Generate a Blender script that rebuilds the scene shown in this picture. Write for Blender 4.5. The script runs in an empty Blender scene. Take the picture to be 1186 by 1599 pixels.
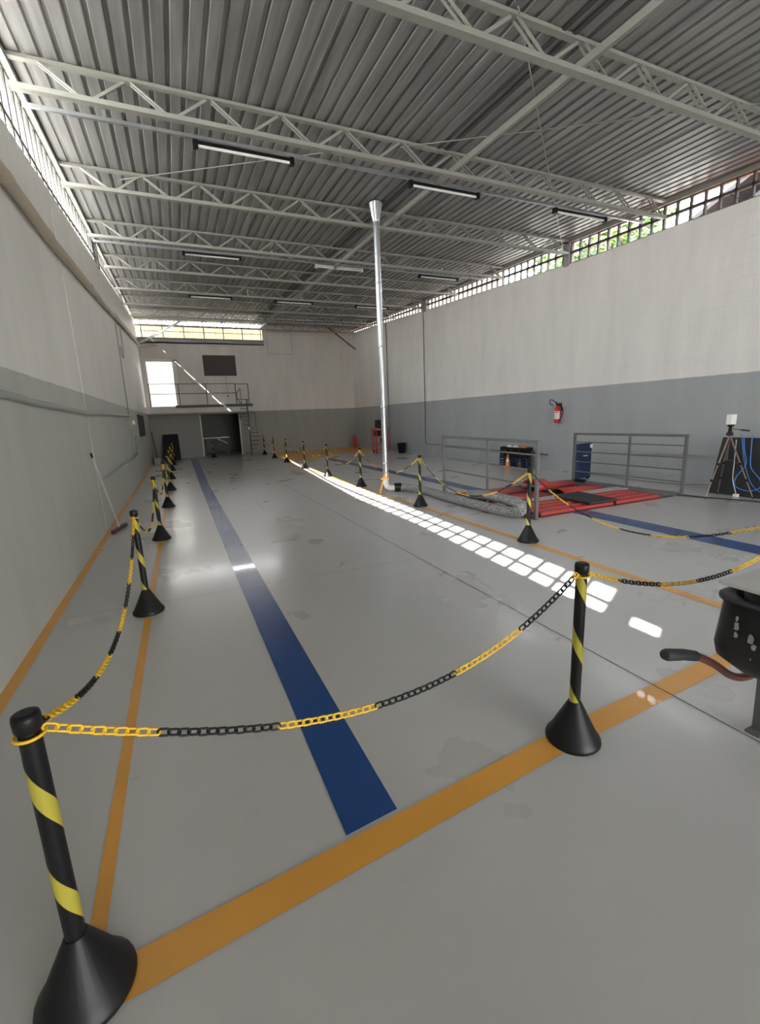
import bpy, bmesh, math, random
from mathutils import Vector, Matrix
random.seed(7)
S = bpy.context.scene
COL = S.collection
PI = math.pi

# ------------------------------------------------------------------ camera
cam_d = bpy.data.cameras.new('camera')
cam = bpy.data.objects.new('camera', cam_d); COL.objects.link(cam)
MR = [[0.9133235897627674, -0.40524675343622346, -0.04018817254184282],
      [-0.11984899262792864, -0.1731636498438601, -0.9775738178464191],
      [0.3891994852886151, 0.8976577405682824, -0.20672286145688712]]
R3 = Matrix((MR[0], [-v for v in MR[1]], [-v for v in MR[2]])).transposed()
cam.matrix_world = Matrix.Translation((0, 0, 1.55)) @ R3.to_4x4()
cam_d.sensor_fit = 'VERTICAL'; cam_d.sensor_height = 24.0
cam_d.lens = 701.52 / 1599 * 24.0
cam_d.clip_start = 0.05; cam_d.clip_end = 500
S.camera = cam

# ------------------------------------------------------------------ light and exposure
S.view_settings.view_transform = 'Standard'; S.view_settings.look = 'None'
S.view_settings.gamma = 1.0; S.view_settings.exposure = 1.78
S.view_settings.use_curve_mapping = False
W = bpy.data.worlds.new('sky'); S.world = W; W.use_nodes = True
nt = W.node_tree; nt.nodes.clear()
wo = nt.nodes.new('ShaderNodeOutputWorld'); bg = nt.nodes.new('ShaderNodeBackground')
tc = nt.nodes.new('ShaderNodeTexCoord'); sx = nt.nodes.new('ShaderNodeSeparateXYZ')
cr = nt.nodes.new('ShaderNodeValToRGB')
cr.color_ramp.elements[0].position = 0.0; cr.color_ramp.elements[0].color = (1.0, 0.975, 0.94, 1)
cr.color_ramp.elements[1].position = 0.8; cr.color_ramp.elements[1].color = (0.80, 0.88, 1.0, 1)
nt.links.new(tc.outputs['Generated'], sx.inputs[0]); nt.links.new(sx.outputs['Z'], cr.inputs[0])
nt.links.new(cr.outputs[0], bg.inputs[0]); bg.inputs[1].default_value = 7.0
nt.links.new(bg.outputs[0], wo.inputs[0])
sun_d = bpy.data.lights.new('sun', 'SUN'); sun_d.energy = 10.0; sun_d.angle = math.radians(0.4)
sun_d.color = (1.0, 0.95, 0.87)
sun = bpy.data.objects.new('sun', sun_d); COL.objects.link(sun)
sun.rotation_euler = Vector((1, .55, -1.05)).to_track_quat('-Z', 'Y').to_euler()
sun.location = (-10, -5, 15)
def portal(loc, rot, sx_, sy_):
    d = bpy.data.lights.new('sky_portal', 'AREA'); d.shape = 'RECTANGLE'; d.size = sx_; d.size_y = sy_
    d.cycles.is_portal = True
    o = bpy.data.objects.new('sky_portal', d); COL.objects.link(o); o.location = loc; o.rotation_euler = rot
XL, XR, YB, YF = -1.17, 8.95, 23.5, -9.0
portal((XL - .22, 11.2, 5.25), (0, math.radians(-90), 0), 1.9, 24.6)
portal((XR + .22, 11.6, 5.35), (0, math.radians(90), 0), 1.7, 23.8)
portal((4.75, YF - .3, 1.35), (math.radians(90), 0, 0), 7.1, 2.7)

# ------------------------------------------------------------------ helpers
def NM(name):
    m = bpy.data.materials.new(name); m.use_nodes = True
    return m, m.node_tree, m.node_tree.nodes['Principled BSDF']
def mat(name, col, rough=.5, metal=0, var=0.0, scale=8, bump=0.0, bscale=40, coat=0, spec=.5):
    m, t, b = NM(name)
    b.inputs['Base Color'].default_value = (*col, 1); b.inputs['Roughness'].default_value = rough
    b.inputs['Metallic'].default_value = metal; b.inputs['Coat Weight'].default_value = coat
    b.inputs['Specular IOR Level'].default_value = spec
    tc = t.nodes.new('ShaderNodeTexCoord')
    if var:
        n = t.nodes.new('ShaderNodeTexNoise'); n.inputs['Scale'].default_value = scale; n.inputs['Detail'].default_value = 5
        t.links.new(tc.outputs['Object'], n.inputs['Vector'])
        mx = t.nodes.new('ShaderNodeMix'); mx.data_type = 'RGBA'
        mx.inputs[6].default_value = (*[c * (1 - var) for c in col], 1)
        mx.inputs[7].default_value = (*[min(1, c * (1 + var)) for c in col], 1)
        t.links.new(n.outputs['Fac'], mx.inputs[0]); t.links.new(mx.outputs[2], b.inputs['Base Color'])
    if bump:
        n2 = t.nodes.new('ShaderNodeTexNoise'); n2.inputs['Scale'].default_value = bscale; n2.inputs['Detail'].default_value = 4
        t.links.new(tc.outputs['Object'], n2.inputs['Vector'])
        bp = t.nodes.new('ShaderNodeBump'); bp.inputs['Strength'].default_value = bump; bp.inputs['Distance'].default_value = .01
        t.links.new(n2.outputs['Fac'], bp.inputs['Height']); t.links.new(bp.outputs[0], b.inputs['Normal'])
    return m

def wall_mat(name, low, high, blocks=0.0):
    m, t, b = NM(name); N = t.nodes; L = t.links
    tc = N.new('ShaderNodeTexCoord'); s = N.new('ShaderNodeSeparateXYZ'); L.new(tc.outputs['Object'], s.inputs[0])
    n = N.new('ShaderNodeTexNoise'); n.inputs['Scale'].default_value = 3.5; n.inputs['Detail'].default_value = 6
    L.new(tc.outputs['Object'], n.inputs['Vector'])
    # paint line at z = 2.03 + .0027 y + wobble
    y1 = N.new('ShaderNodeMath'); y1.operation = 'MULTIPLY_ADD'; y1.inputs[1].default_value = -.0027; L.new(s.outputs['Y'], y1.inputs[0]); L.new(s.outputs['Z'], y1.inputs[2])
    w = N.new('ShaderNodeMath'); w.operation = 'MULTIPLY_ADD'; w.inputs[1].default_value = .025; L.new(n.outputs['Fac'], w.inputs[0]); L.new(y1.outputs[0], w.inputs[2])
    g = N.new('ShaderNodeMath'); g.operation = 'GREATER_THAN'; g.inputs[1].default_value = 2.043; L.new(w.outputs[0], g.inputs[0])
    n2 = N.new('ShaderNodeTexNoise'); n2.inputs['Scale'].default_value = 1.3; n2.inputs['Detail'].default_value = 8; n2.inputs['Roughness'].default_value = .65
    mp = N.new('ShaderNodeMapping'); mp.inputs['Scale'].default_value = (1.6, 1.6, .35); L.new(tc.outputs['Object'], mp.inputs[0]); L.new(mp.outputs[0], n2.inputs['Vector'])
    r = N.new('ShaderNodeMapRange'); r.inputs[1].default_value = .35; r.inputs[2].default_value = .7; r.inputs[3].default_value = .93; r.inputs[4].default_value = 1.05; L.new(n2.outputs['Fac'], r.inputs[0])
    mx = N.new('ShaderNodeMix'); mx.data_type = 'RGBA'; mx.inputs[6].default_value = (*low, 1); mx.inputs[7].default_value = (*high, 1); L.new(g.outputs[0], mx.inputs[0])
    mu = N.new('ShaderNodeMix'); mu.data_type = 'RGBA'; mu.blend_type = 'MULTIPLY'; mu.inputs[0].default_value = 1; L.new(mx.outputs[2], mu.inputs[6]); L.new(r.outputs[0], mu.inputs[7])
    # scuffed dirt patches near the floor
    n3 = N.new('ShaderNodeTexNoise'); n3.inputs['Scale'].default_value = 5; n3.inputs['Detail'].default_value = 9; n3.inputs['Roughness'].default_value = .75; L.new(tc.outputs['Object'], n3.inputs['Vector'])
    r3 = N.new('ShaderNodeMapRange'); r3.inputs[1].default_value = .62; r3.inputs[2].default_value = .72; L.new(n3.outputs['Fac'], r3.inputs[0])
    zf = N.new('ShaderNodeMapRange'); zf.inputs[1].default_value = .45; zf.inputs[2].default_value = .0; zf.inputs[3].default_value = 0; zf.inputs[4].default_value = .45; L.new(s.outputs['Z'], zf.inputs[0])
    mm = N.new('ShaderNodeMath'); mm.operation = 'MULTIPLY'; L.new(r3.outputs[0], mm.inputs[0]); L.new(zf.outputs[0], mm.inputs[1])
    md = N.new('ShaderNodeMix'); md.data_type = 'RGBA'; md.inputs[7].default_value = (.09, .08, .07, 1); L.new(mm.outputs[0], md.inputs[0]); L.new(mu.outputs[2], md.inputs[6])
    L.new(md.outputs[2], b.inputs['Base Color']); b.inputs['Roughness'].default_value = .62
    bp = N.new('ShaderNodeBump'); bp.inputs['Strength'].default_value = .25; bp.inputs['Distance'].default_value = .02; L.new(n2.outputs['Fac'], bp.inputs['Height'])
    last = bp
    if blocks:
        c = N.new('ShaderNodeCombineXYZ'); L.new(s.outputs['Y'], c.inputs[0]); L.new(s.outputs['Z'], c.inputs[1])
        br = N.new('ShaderNodeTexBrick'); br.inputs['Scale'].default_value = 1; br.inputs['Brick Width'].default_value = .4; br.inputs['Row Height'].default_value = .2
        br.inputs['Mortar Size'].default_value = .006; br.inputs['Mortar Smooth'].default_value = .6
        br.inputs['Color1'].default_value = (1, 1, 1, 1); br.inputs['Color2'].default_value = (.9, .9, .9, 1); br.inputs['Mortar'].default_value = (0, 0, 0, 1)
        L.new(c.outputs[0], br.inputs['Vector'])
        b2 = N.new('ShaderNodeBump'); b2.inputs['Strength'].default_value = blocks; b2.inputs['Distance'].default_value = .01
        L.new(br.outputs['Color'], b2.inputs['Height']); L.new(bp.outputs[0], b2.inputs['Normal']); last = b2
    L.new(last.outputs[0], b.inputs['Normal'])
    return m

class MB:
    """collects shapes, then links them as one mesh object"""
    def __init__(s): s.v = []; s.f = []; s.m = []; s.sm = []
    def add(s, vs, fs, mi=0, smooth=False):
        o = len(s.v); s.v += [tuple(v) for v in vs]
        for f in fs: s.f.append(tuple(i + o for i in f)); s.m.append(mi); s.sm.append(smooth)
    def box(s, a, b, mi=0):
        x0, y0, z0 = a; x1, y1, z1 = b
        if x0 > x1: x0, x1 = x1, x0
        if y0 > y1: y0, y1 = y1, y0
        if z0 > z1: z0, z1 = z1, z0
        s.add([(x0,y0,z0),(x1,y0,z0),(x1,y1,z0),(x0,y1,z0),(x0,y0,z1),(x1,y0,z1),(x1,y1,z1),(x0,y1,z1)],
              [(0,3,2,1),(4,5,6,7),(0,1,5,4),(1,2,6,5),(2,3,7,6),(3,0,4,7)], mi)
    def bar(s, p, q, w, h, mi=0, up=(0,0,1)):
        p = Vector(p); q = Vector(q); d = (q - p).normalized(); up = Vector(up)
        if abs(d.dot(up)) > .98: up = Vector((1,0,0))
        r = d.cross(up).normalized(); u = r.cross(d).normalized()
        vs = []
        for c in (p, q):
            for a, b in ((-1,-1),(1,-1),(1,1),(-1,1)): vs.append(c + r * (a * w / 2) + u * (b * h / 2))
        s.add(vs, [(0,1,2,3),(7,6,5,4),(0,4,5,1),(1,5,6,2),(2,6,7,3),(3,7,4,0)], mi)
    def tube(s, pts, r, n=10, mi=0, closed=False, caps=True):
        pts = [Vector(p) for p in pts]; k = len(pts)
        rr = r if isinstance(r, (list, tuple)) else [r] * k
        ref = None; vs = []
        for i, p in enumerate(pts):
            if closed: d = (pts[(i+1) % k] - pts[i-1])
            else: d = pts[min(i+1, k-1)] - pts[max(i-1, 0)]
            d.normalize()
            if ref is None:
                ref = Vector((0,0,1)) if abs(d.z) < .9 else Vector((1,0,0))
            a = d.cross(ref)
            if a.length < 1e-4: a = d.cross(Vector((0,1,0)))
            a.normalize(); b = a.cross(d).normalized(); ref = b
            for j in range(n):
                t = 2 * PI * j / n; vs.append(p + a * (math.cos(t) * rr[i]) + b * (math.sin(t) * rr[i]))
        fs = []
        for i in range(k if closed else k - 1):
            i2 = (i + 1) % k
            for j in range(n): fs.append((i*n+j, i*n+(j+1) % n, i2*n+(j+1) % n, i2*n+j))
        s.add(vs, fs, mi, True)
        if caps and not closed:
            s.add(vs[:n], [tuple(range(n))[::-1]], mi); s.add(vs[-n:], [tuple(range(n))], mi)
    def lathe(s, prof, n=24, c=(0,0,0), mi=0, cap=True):
        vs = [(c[0] + r*math.cos(2*PI*j/n), c[1] + r*math.sin(2*PI*j/n), c[2] + z) for r, z in prof for j in range(n)]
        fs = [(i*n+j, i*n+(j+1) % n, (i+1)*n+(j+1) % n, (i+1)*n+j) for i in range(len(prof)-1) for j in range(n)]
        s.add(vs, fs, mi, True)
        if cap:
            s.add(vs[:n], [tuple(range(n))[::-1]], mi); s.add(vs[-n:], [tuple(range(n))], mi)
    def prism(s, poly, z0, z1, mi=0):
        n = len(poly); vs = [(x, y, z0) for x, y in poly] + [(x, y, z1) for x, y in poly]
        s.add(vs, [tuple(range(n))[::-1], tuple(range(n, 2*n))] + [(i, (i+1) % n, (i+1) % n + n, i + n) for i in range(n)], mi)
    def build(s, name, mats, parent=None, origin=None, kind=None, bevel=0):
        me = bpy.data.meshes.new(name)
        o0 = Vector(origin) if origin is not None else Vector((0,0,0))
        me.from_pydata([tuple(Vector(v) - o0) for v in s.v], [], s.f); me.update()
        if not isinstance(mats, (list, tuple)): mats = [mats]
        for m in mats: me.materials.append(m)
        for p, mi, sm in zip(me.polygons, s.m, s.sm): p.material_index = mi; p.use_smooth = sm
        o = bpy.data.objects.new(name, me); COL.objects.link(o)
        if parent:
            o.parent = parent
        o.location = o0
        if bevel:
            md = o.modifiers.new('bevel', 'BEVEL'); md.width = bevel; md.segments = 2; md.limit_method = 'ANGLE'
        if kind: o['kind'] = kind
        return o

def thing(name, label, cat, loc=(0,0,0), group=None, rz=0):
    o = bpy.data.objects.new(name, None); COL.objects.link(o); o.empty_display_size = .1
    o.location = loc; o.rotation_euler = (0,0,rz); o['label'] = label; o['category'] = cat
    if group: o['group'] = group
    return o
def tag(o, label, cat, group=None):
    o['label'] = label; o['category'] = cat
    if group: o['group'] = group
    return o
def dup(root, loc, label=None, rz=0, group=None):
    r = root.copy(); COL.objects.link(r); r.location = loc; r.rotation_euler = (0,0,rz)
    if label: r['label'] = label
    if group: r['group'] = group
    for ch in list(root.children):
        c = ch.copy(); COL.objects.link(c); c.parent = r
        for g in list(ch.children):
            d = g.copy(); COL.objects.link(d); d.parent = c
    return r
def lp(b, tbl):
    if b <= tbl[0][0]: i = 0
    else:
        i = max(k for k in range(len(tbl)-1) if tbl[k][0] <= b)
    (a0, z0), (a1, z1) = tbl[i], tbl[i+1]
    return z0 + (z1 - z0) * (b - a0) / (a1 - a0)
LTOP = [(-5, 4.15), (0.2, 4.21), (1.7, 4.30), (3.3, 4.42), (5.84, 4.45), (10.4, 4.86), (16.4, 5.45), (23.5, 5.97)]
RTOP = [(-5, 4.42), (4.87, 4.77), (8.5, 4.90), (11.2, 5.07), (15.5, 5.34), (19.5, 5.64), (23.5, 5.88)]
zl = lambda y: lp(y, LTOP)
zrw = lambda y: lp(y, RTOP)
zt = lambda y: 5.02 + .048 * y          # top face of the trusses

# ------------------------------------------------------------------ materials
M_wl = wall_mat('painted_plaster_left', (.48, .49, .455), (.78, .765, .725))
M_wr = wall_mat('painted_block_right', (.37, .39, .395), (.77, .755, .725), .35)
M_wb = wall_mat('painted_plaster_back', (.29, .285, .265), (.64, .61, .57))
M_orange = mat('orange_floor_paint', (.80, .39, .065), .36, var=.12, scale=3, coat=.2)
M_blue = mat('blue_floor_paint', (.018, .075, .27), .25, var=.15, scale=2, coat=.2)
M_crack = mat('floor_joint', (.08, .075, .07), .8)
M_black = mat('black_plastic', (.007, .007, .008), .45, spec=.3)
M_yel = mat('yellow_plastic', (.85, .52, .02), .38)
M_tape = mat('yellow_tape', (.42, .37, .045), .4, var=.08)
M_steelp = mat('cream_painted_steel', (.30, .298, .268), .5, var=.12, scale=5)
M_galv = mat('galvanised_steel', (.62, .65, .68), .32, metal=.85, var=.15, scale=12, bump=.1, bscale=18)
M_dark = mat('dark_steel', (.06, .06, .06), .5, var=.2)
M_frame = mat('window_frame_steel', (.10, .095, .09), .6, var=.2)
M_grey = mat('grey_painted_steel', (.13, .13, .125), .45, var=.15, scale=10)
M_white = mat('white_plastic', (.82, .82, .80), .35)
M_conc = mat('grey_concrete', (.33, .32, .30), .85, var=.2, bump=.3)
M_red = mat('red_rubber', (.50, .055, .05), .42, var=.12, scale=6, bump=.1)
M_redp = mat('red_painted_steel', (.50, .03, .025), .35, var=.1)
M_rubber = mat('black_rubber', (.035, .035, .037), .65, var=.2, bump=.2)
M_blk = mat('black_board', (.012, .012, .014), .55, var=.3, scale=4)
M_navy = mat('navy_plastic', (.008, .022, .07), .45, var=.1)
M_pvc = mat('beige_pvc', (.47, .41, .31), .45, var=.12, scale=4)
M_grpipe = mat('grey_painted_conduit', (.34, .355, .34), .6, var=.1)
M_brown = mat('brown_board', (.055, .042, .038), .6, var=.1)
M_wood = mat('worn_pole', (.5, .48, .44), .5)
M_bluec = mat('blue_cable', (.05, .22, .62), .45)
M_barrow = mat('dusty_black_plastic', (.02, .02, .021), .5, var=.3, scale=10)
M_rust = mat('red_brown_painted_tube', (.22, .055, .04), .4, var=.3, scale=14)
M_or = mat('orange_plastic', (.85, .22, .03), .45)
M_stake = mat('amber_plastic', (.85, .42, .05), .45)

# zinc roof sheet: streaky metal
M_zinc, t_, b_ = NM('zinc_roof_sheet')
N = t_.nodes; L = t_.links
tc_ = N.new('ShaderNodeTexCoord'); mp_ = N.new('ShaderNodeMapping'); mp_.inputs['Scale'].default_value = (9, .5, 9)
n_ = N.new('ShaderNodeTexNoise'); n_.inputs['Scale'].default_value = 1.2; n_.inputs['Detail'].default_value = 7
L.new(tc_.outputs['Object'], mp_.inputs[0]); L.new(mp_.outputs[0], n_.inputs['Vector'])
c_ = N.new('ShaderNodeValToRGB'); c_.color_ramp.elements[0].position = .3; c_.color_ramp.elements[0].color = (.20, .20, .195, 1)
c_.color_ramp.elements[1].position = .72; c_.color_ramp.elements[1].color = (.34, .34, .33, 1)
L.new(n_.outputs['Fac'], c_.inputs[0]); L.new(c_.outputs[0], b_.inputs['Base Color'])
b_.inputs['Metallic'].default_value = .35; b_.inputs['Roughness'].default_value = .42

# glossy epoxy floor
M_floor, t_, b_ = NM('grey_epoxy_floor')
N = t_.nodes; L = t_.links
tc_ = N.new('ShaderNodeTexCoord')
n_ = N.new('ShaderNodeTexNoise'); n_.inputs['Scale'].default_value = .55; n_.inputs['Detail'].default_value = 6; n_.inputs['Roughness'].default_value = .6; n_.inputs['Distortion'].default_value = .6
L.new(tc_.outputs['Object'], n_.inputs['Vector'])
c_ = N.new('ShaderNodeValToRGB'); c_.color_ramp.elements[0].position = .2; c_.color_ramp.elements[0].color = (.53, .525, .51, 1)
c_.color_ramp.elements[1].position = .8; c_.color_ramp.elements[1].color = (.59, .585, .57, 1)
L.new(n_.outputs['Fac'], c_.inputs[0])
# dark scuffs and specks
n3 = N.new('ShaderNodeTexNoise'); n3.inputs['Scale'].default_value = 2.6; n3.inputs['Detail'].default_value = 10; n3.inputs['Roughness'].default_value = .72; n3.inputs['Distortion'].default_value = 1.2
L.new(tc_.outputs['Object'], n3.inputs['Vector'])
r3 = N.new('ShaderNodeMapRange'); r3.inputs[1].default_value = .60; r3.inputs[2].default_value = .72; r3.inputs[3].default_value = 0; r3.inputs[4].default_value = .07
L.new(n3.outputs['Fac'], r3.inputs[0])
mxs = N.new('ShaderNodeMix'); mxs.data_type = 'RGBA'; mxs.inputs[7].default_value = (.17, .16, .15, 1)
L.new(r3.outputs[0], mxs.inputs[0]); L.new(c_.outputs[0], mxs.inputs[6]); L.new(mxs.outputs[2], b_.inputs['Base Color'])
n2 = N.new('ShaderNodeTexNoise'); n2.inputs['Scale'].default_value = 1.1; n2.inputs['Detail'].default_value = 5
L.new(tc_.outputs['Object'], n2.inputs['Vector'])
r2 = N.new('ShaderNodeMapRange'); r2.inputs[1].default_value = .3; r2.inputs[2].default_value = .7; r2.inputs[3].default_value = .262; r2.inputs[4].default_value = .33
L.new(n2.outputs['Fac'], r2.inputs[0]); L.new(r2.outputs[0], b_.inputs['Roughness'])
b_.inputs['Coat Weight'].default_value = .25; b_.inputs['Coat Roughness'].default_value = .12
n4 = N.new('ShaderNodeTexNoise'); n4.inputs['Scale'].default_value = 2.5; n4.inputs['Detail'].default_value = 3
L.new(tc_.outputs['Object'], n4.inputs['Vector'])
bp_ = N.new('ShaderNodeBump'); bp_.inputs['Strength'].default_value = .12; bp_.inputs['Distance'].default_value = .02
L.new(n4.outputs['Fac'], bp_.inputs['Height']); L.new(bp_.outputs[0], b_.inputs['Normal'])

# woven silver-grey hose
M_hose, t_, b_ = NM('silver_grey_hose')
N = t_.nodes; L = t_.links
tc_ = N.new('ShaderNodeTexCoord'); v_ = N.new('ShaderNodeTexVoronoi'); v_.inputs['Scale'].default_value = 60
L.new(tc_.outputs['Object'], v_.inputs['Vector'])
c_ = N.new('ShaderNodeValToRGB'); c_.color_ramp.elements[0].color = (.62, .62, .60, 1); c_.color_ramp.elements[1].color = (.13, .13, .13, 1); c_.color_ramp.elements[1].position = .75
L.new(v_.outputs['Distance'], c_.inputs[0]); L.new(c_.outputs[0], b_.inputs['Base Color']); b_.inputs['Roughness'].default_value = .55
bp_ = N.new('ShaderNodeBump'); bp_.inputs['Strength'].default_value = .6; bp_.inputs['Distance'].default_value = .01; L.new(v_.outputs['Distance'], bp_.inputs['Height']); L.new(bp_.outputs[0], b_.inputs['Normal'])

# ------------------------------------------------------------------ structure: floor
f = MB()
f.add([(XL-.1, YF, 0), (XR+.1, YF, 0), (XR+.1, YB+.1, 0), (XL-.1, YB+.1, 0)], [(0,1,2,3)], 0)
def strip(poly, z, mi): f.add([(x, y, z) for x, y in poly], [tuple(range(len(poly)))], mi)
strip([(XL, 1.5), (XL+.075, 1.5), (XL+.075, 20.6), (XL, 20.6)], .002, 1)                 # line at the wall foot
strip([(-.445, 1.30), (-.395, 1.30), (-.30, 22.9), (-.36, 22.9)], .002, 1)                # line under the left stanchions
strip([(-.50, 1.145), (-.28, 1.165), (1.56, 1.335), (2.77, 1.405), (3.9, 1.47), (3.9, 1.59), (2.77, 1.525), (1.56, 1.455), (-.50, 1.27)], .0024, 1)
strip([(3.655, 1.55), (3.75, 1.55), (3.71, 17.6), (3.615, 17.6)], .002, 1)                  # right line
strip([(3.72, 17.3), (4.6, 17.3), (6.0, 18.65), (7.2, 19.6), (8.94, 20.3), (8.94, 23.49), (4.2, 23.49)], .0016, 1)   # orange painted corner
strip([(.40, 1.37), (.625, 1.392), (.60, 4.6), (.575, 12), (.68, 22.3), (.38, 22.3), (.36, 12), (.37, 4.6)], .002, 2)
strip([(5.33, -.5), (5.66, -.5), (5.68, 5.0), (5.35, 5.0)], .002, 2)
strip([(5.33, 7.45), (5.66, 7.45), (5.52, 17.3), (5.18, 17.3)], .002, 2)
def seam(p, q, w=.006):
    p = Vector((*p, 0)); q = Vector((*q, 0)); d = (q-p).normalized(); r = Vector((d.y, -d.x, 0)) * w/2
    f.add([(p+r)[:2] + (.0032,), (q+r)[:2] + (.0032,), (q-r)[:2] + (.0032,), (p-r)[:2] + (.0032,)], [(0,1,2,3)], 3)
seam((2.36, YF), (2.28, 3.0)); seam((2.28, 3.0), (2.24, 14), .008)
for y in (4.3, 7.0, 12.4, 17.8): seam((XL+.1, y), (2.28, y - .08), .003)
seam((.75, 8.2), (1.25, 8.1), .004); seam((1.25, 8.1), (1.25, 9.0), .004)
floor = f.build('floor', [M_floor, M_orange, M_blue, M_crack], kind='structure')

# ------------------------------------------------------------------ structure: walls
def side_wall(name, x0, x1, top, m):
    b = MB(); n = 40; ys = [YF + (YB + .15 - YF) * i / n for i in range(n + 1)]
    ys = sorted(set(ys + [t[0] for t in (LTOP if x0 < 0 else RTOP)]))
    for a, c in zip(ys, ys[1:]):
        za, zc = top(min(a, YB)), top(min(c, YB))
        b.add([(x0,a,-.2),(x1,a,-.2),(x1,c,-.2),(x0,c,-.2),(x0,a,za),(x1,a,za),(x1,c,zc),(x0,c,zc)],
              [(0,3,2,1),(4,5,6,7),(1,2,6,5),(3,0,4,7)] + ([(0,1,5,4)] if a == ys[0] else []) + ([(2,3,7,6)] if c == ys[-1] else []))
    return b
b = side_wall('wall_left', XL-.16, XL, zl, M_wl)
b.box((XL-.01, 7.75, 0), (XL+.007, 8.25, 4.4))                     # shallow pilaster
wl = b.build('wall_left', M_wl, kind='structure')
wr = side_wall('wall_right', XR, XR+.16, zrw, M_wr).build('wall_right', M_wr, kind='structure')

# back wall with doorway on the balcony, dark opening below, clerestory window above
HX = [-1.33, -.95, .12, 1.06, 2.83, 4.32, 9.11]
HZ = [-.2, 0.0, 2.0, 2.42, 4.40, 5.42, 6.26]
b = MB()
def open_(xc, zc):
    return (-.95 < xc < .12 and 2.42 < zc < 4.40) or (1.06 < xc < 2.83 and 0 < zc < 2.0) or (-1.33 < xc < 4.32 and zc > 5.42)
for x0, x1 in zip(HX, HX[1:]):
    for z0, z1 in zip(HZ, HZ[1:]):
        if not open_((x0+x1)/2, (z0+z1)/2): b.box((x0, YB, z0), (x1, YB+.16, z1))
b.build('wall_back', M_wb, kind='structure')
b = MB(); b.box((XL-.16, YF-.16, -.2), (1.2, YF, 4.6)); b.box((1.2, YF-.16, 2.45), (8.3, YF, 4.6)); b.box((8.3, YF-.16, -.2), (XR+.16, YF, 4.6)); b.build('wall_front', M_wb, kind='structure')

# dark store room seen through the lower opening
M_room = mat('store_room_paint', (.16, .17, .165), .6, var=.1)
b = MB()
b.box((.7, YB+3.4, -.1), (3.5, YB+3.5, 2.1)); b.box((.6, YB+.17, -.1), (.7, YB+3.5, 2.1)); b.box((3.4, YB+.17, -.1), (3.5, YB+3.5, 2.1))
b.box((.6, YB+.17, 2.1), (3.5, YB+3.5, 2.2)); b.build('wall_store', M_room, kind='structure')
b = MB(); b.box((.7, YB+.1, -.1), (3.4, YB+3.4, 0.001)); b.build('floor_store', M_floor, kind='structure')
M_jamb = mat('white_door_jamb', (.72, .71, .68), .5)
b = MB(); b.box((1.02, YB-.03, 0), (1.07, YB+.02, 2.0)); b.box((2.81, YB-.03, 0), (2.86, YB+.02, 2.0)); b.build('trim_1', M_jamb, kind='structure')
# terrace behind the upper doorway: sunlit white yard walls
M_yard = mat('white_yard_wall', (.80, .79, .76), .8, var=.04)
b = MB(); b.box((-1.5, 25.3, 2.3), (1.6, 25.5, 5.0)); b.box((-1.6, YB+.16, 2.3), (-1.42, 25.5, 5.5)); b.box((-1.6, YB+.16, 2.24), (4.6, 25.5, 2.36)); b.build('wall_terrace', M_yard, kind='structure')
M_sheet, t_, b_ = NM('yellowed_fibre_sheet')
N = t_.nodes; L = t_.links
tc_ = N.new('ShaderNodeTexCoord'); w_ = N.new('ShaderNodeTexNoise'); mp_ = N.new('ShaderNodeMapping'); mp_.inputs['Scale'].default_value = (7, 1, .5)
L.new(tc_.outputs['Object'], mp_.inputs[0]); L.new(mp_.outputs[0], w_.inputs['Vector']); w_.inputs['Scale'].default_value = 1.5; w_.inputs['Detail'].default_value = 5
c_ = N.new('ShaderNodeValToRGB'); c_.color_ramp.elements[0].position = .3; c_.color_ramp.elements[0].color = (.22, .165, .085, 1); c_.color_ramp.elements[1].position = .7; c_.color_ramp.elements[1].color = (.36, .30, .19, 1)
L.new(w_.outputs['Fac'], c_.inputs[0]); L.new(c_.outputs[0], b_.inputs['Base Color']); b_.inputs['Roughness'].default_value = .7
b = MB(); n = 140
vs = []; fs = []
for i in range(n + 1):
    x = -2.0 + 7.2 * i / n; y = 25.75 + .03 * math.sin(x * 2 * PI / .18)
    vs += [(x, y, 5.0), (x, y, 6.42)]
for i in range(n): fs.append((2*i, 2*i+2, 2*i+3, 2*i+1))
b.add(vs, fs, 0, True)
b.box((-2.2, YB+.2, 6.75), (5.4, 25.55, 6.80))  # added cover slab, keeps the sun off all but the sheet's top
o = b.build('translucent_sheet_wall', M_sheet); o['kind'] = 'structure'; o.name = 'wall_sheeting'

# ------------------------------------------------------------------ structure: corrugated roof
b = MB(); x = XL - .13; xs = []; pitch = .17
while x < XR + .32:
    xs += [(x, 0), (x + .108, 0), (x + .120, .028), (x + .158, .028)]; x += pitch
ys = [YF - .2, 4.1, 12, YB + .25]
vs = []; k = len(xs)
for y in ys:
    for (px, dz) in xs: vs.append((px, y, zt(y) + .012 + dz))
fs = [(j*k+i+1, j*k+i, (j+1)*k+i, (j+1)*k+i+1) for j in range(len(ys)-1) for i in range(k-1)]
b.add(vs, fs)
for i in range(0, 11):                                            # raised sheet overlaps
    px = XL - .13 + .108 + i * 1.02
    if px < XR: b.bar((px, YF, zt(YF)+.008), (px, YB+.2, zt(YB+.2)+.008), .008, .006)
ceil = b.build('ceiling', M_zinc, kind='structure')
# eave channels under the roof edges
b = MB(); b.bar((XL-.22, YF, zt(YF)+.045), (XL-.22, 19.8, zt(19.8)+.045), .24, .006); b.build('ceiling_eave', M_zinc, kind='structure')
b = MB()
b.bar((XL-.02, YF, zt(YF)-.035), (XL-.02, YB, zt(YB)-.03), .10, .07); b.bar((XR+.02, YF, zt(YF)-.03), (XR+.02, YB, zt(YB)-.03), .08, .07)
b.build('trim_2', M_steelp, kind='structure')

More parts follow.
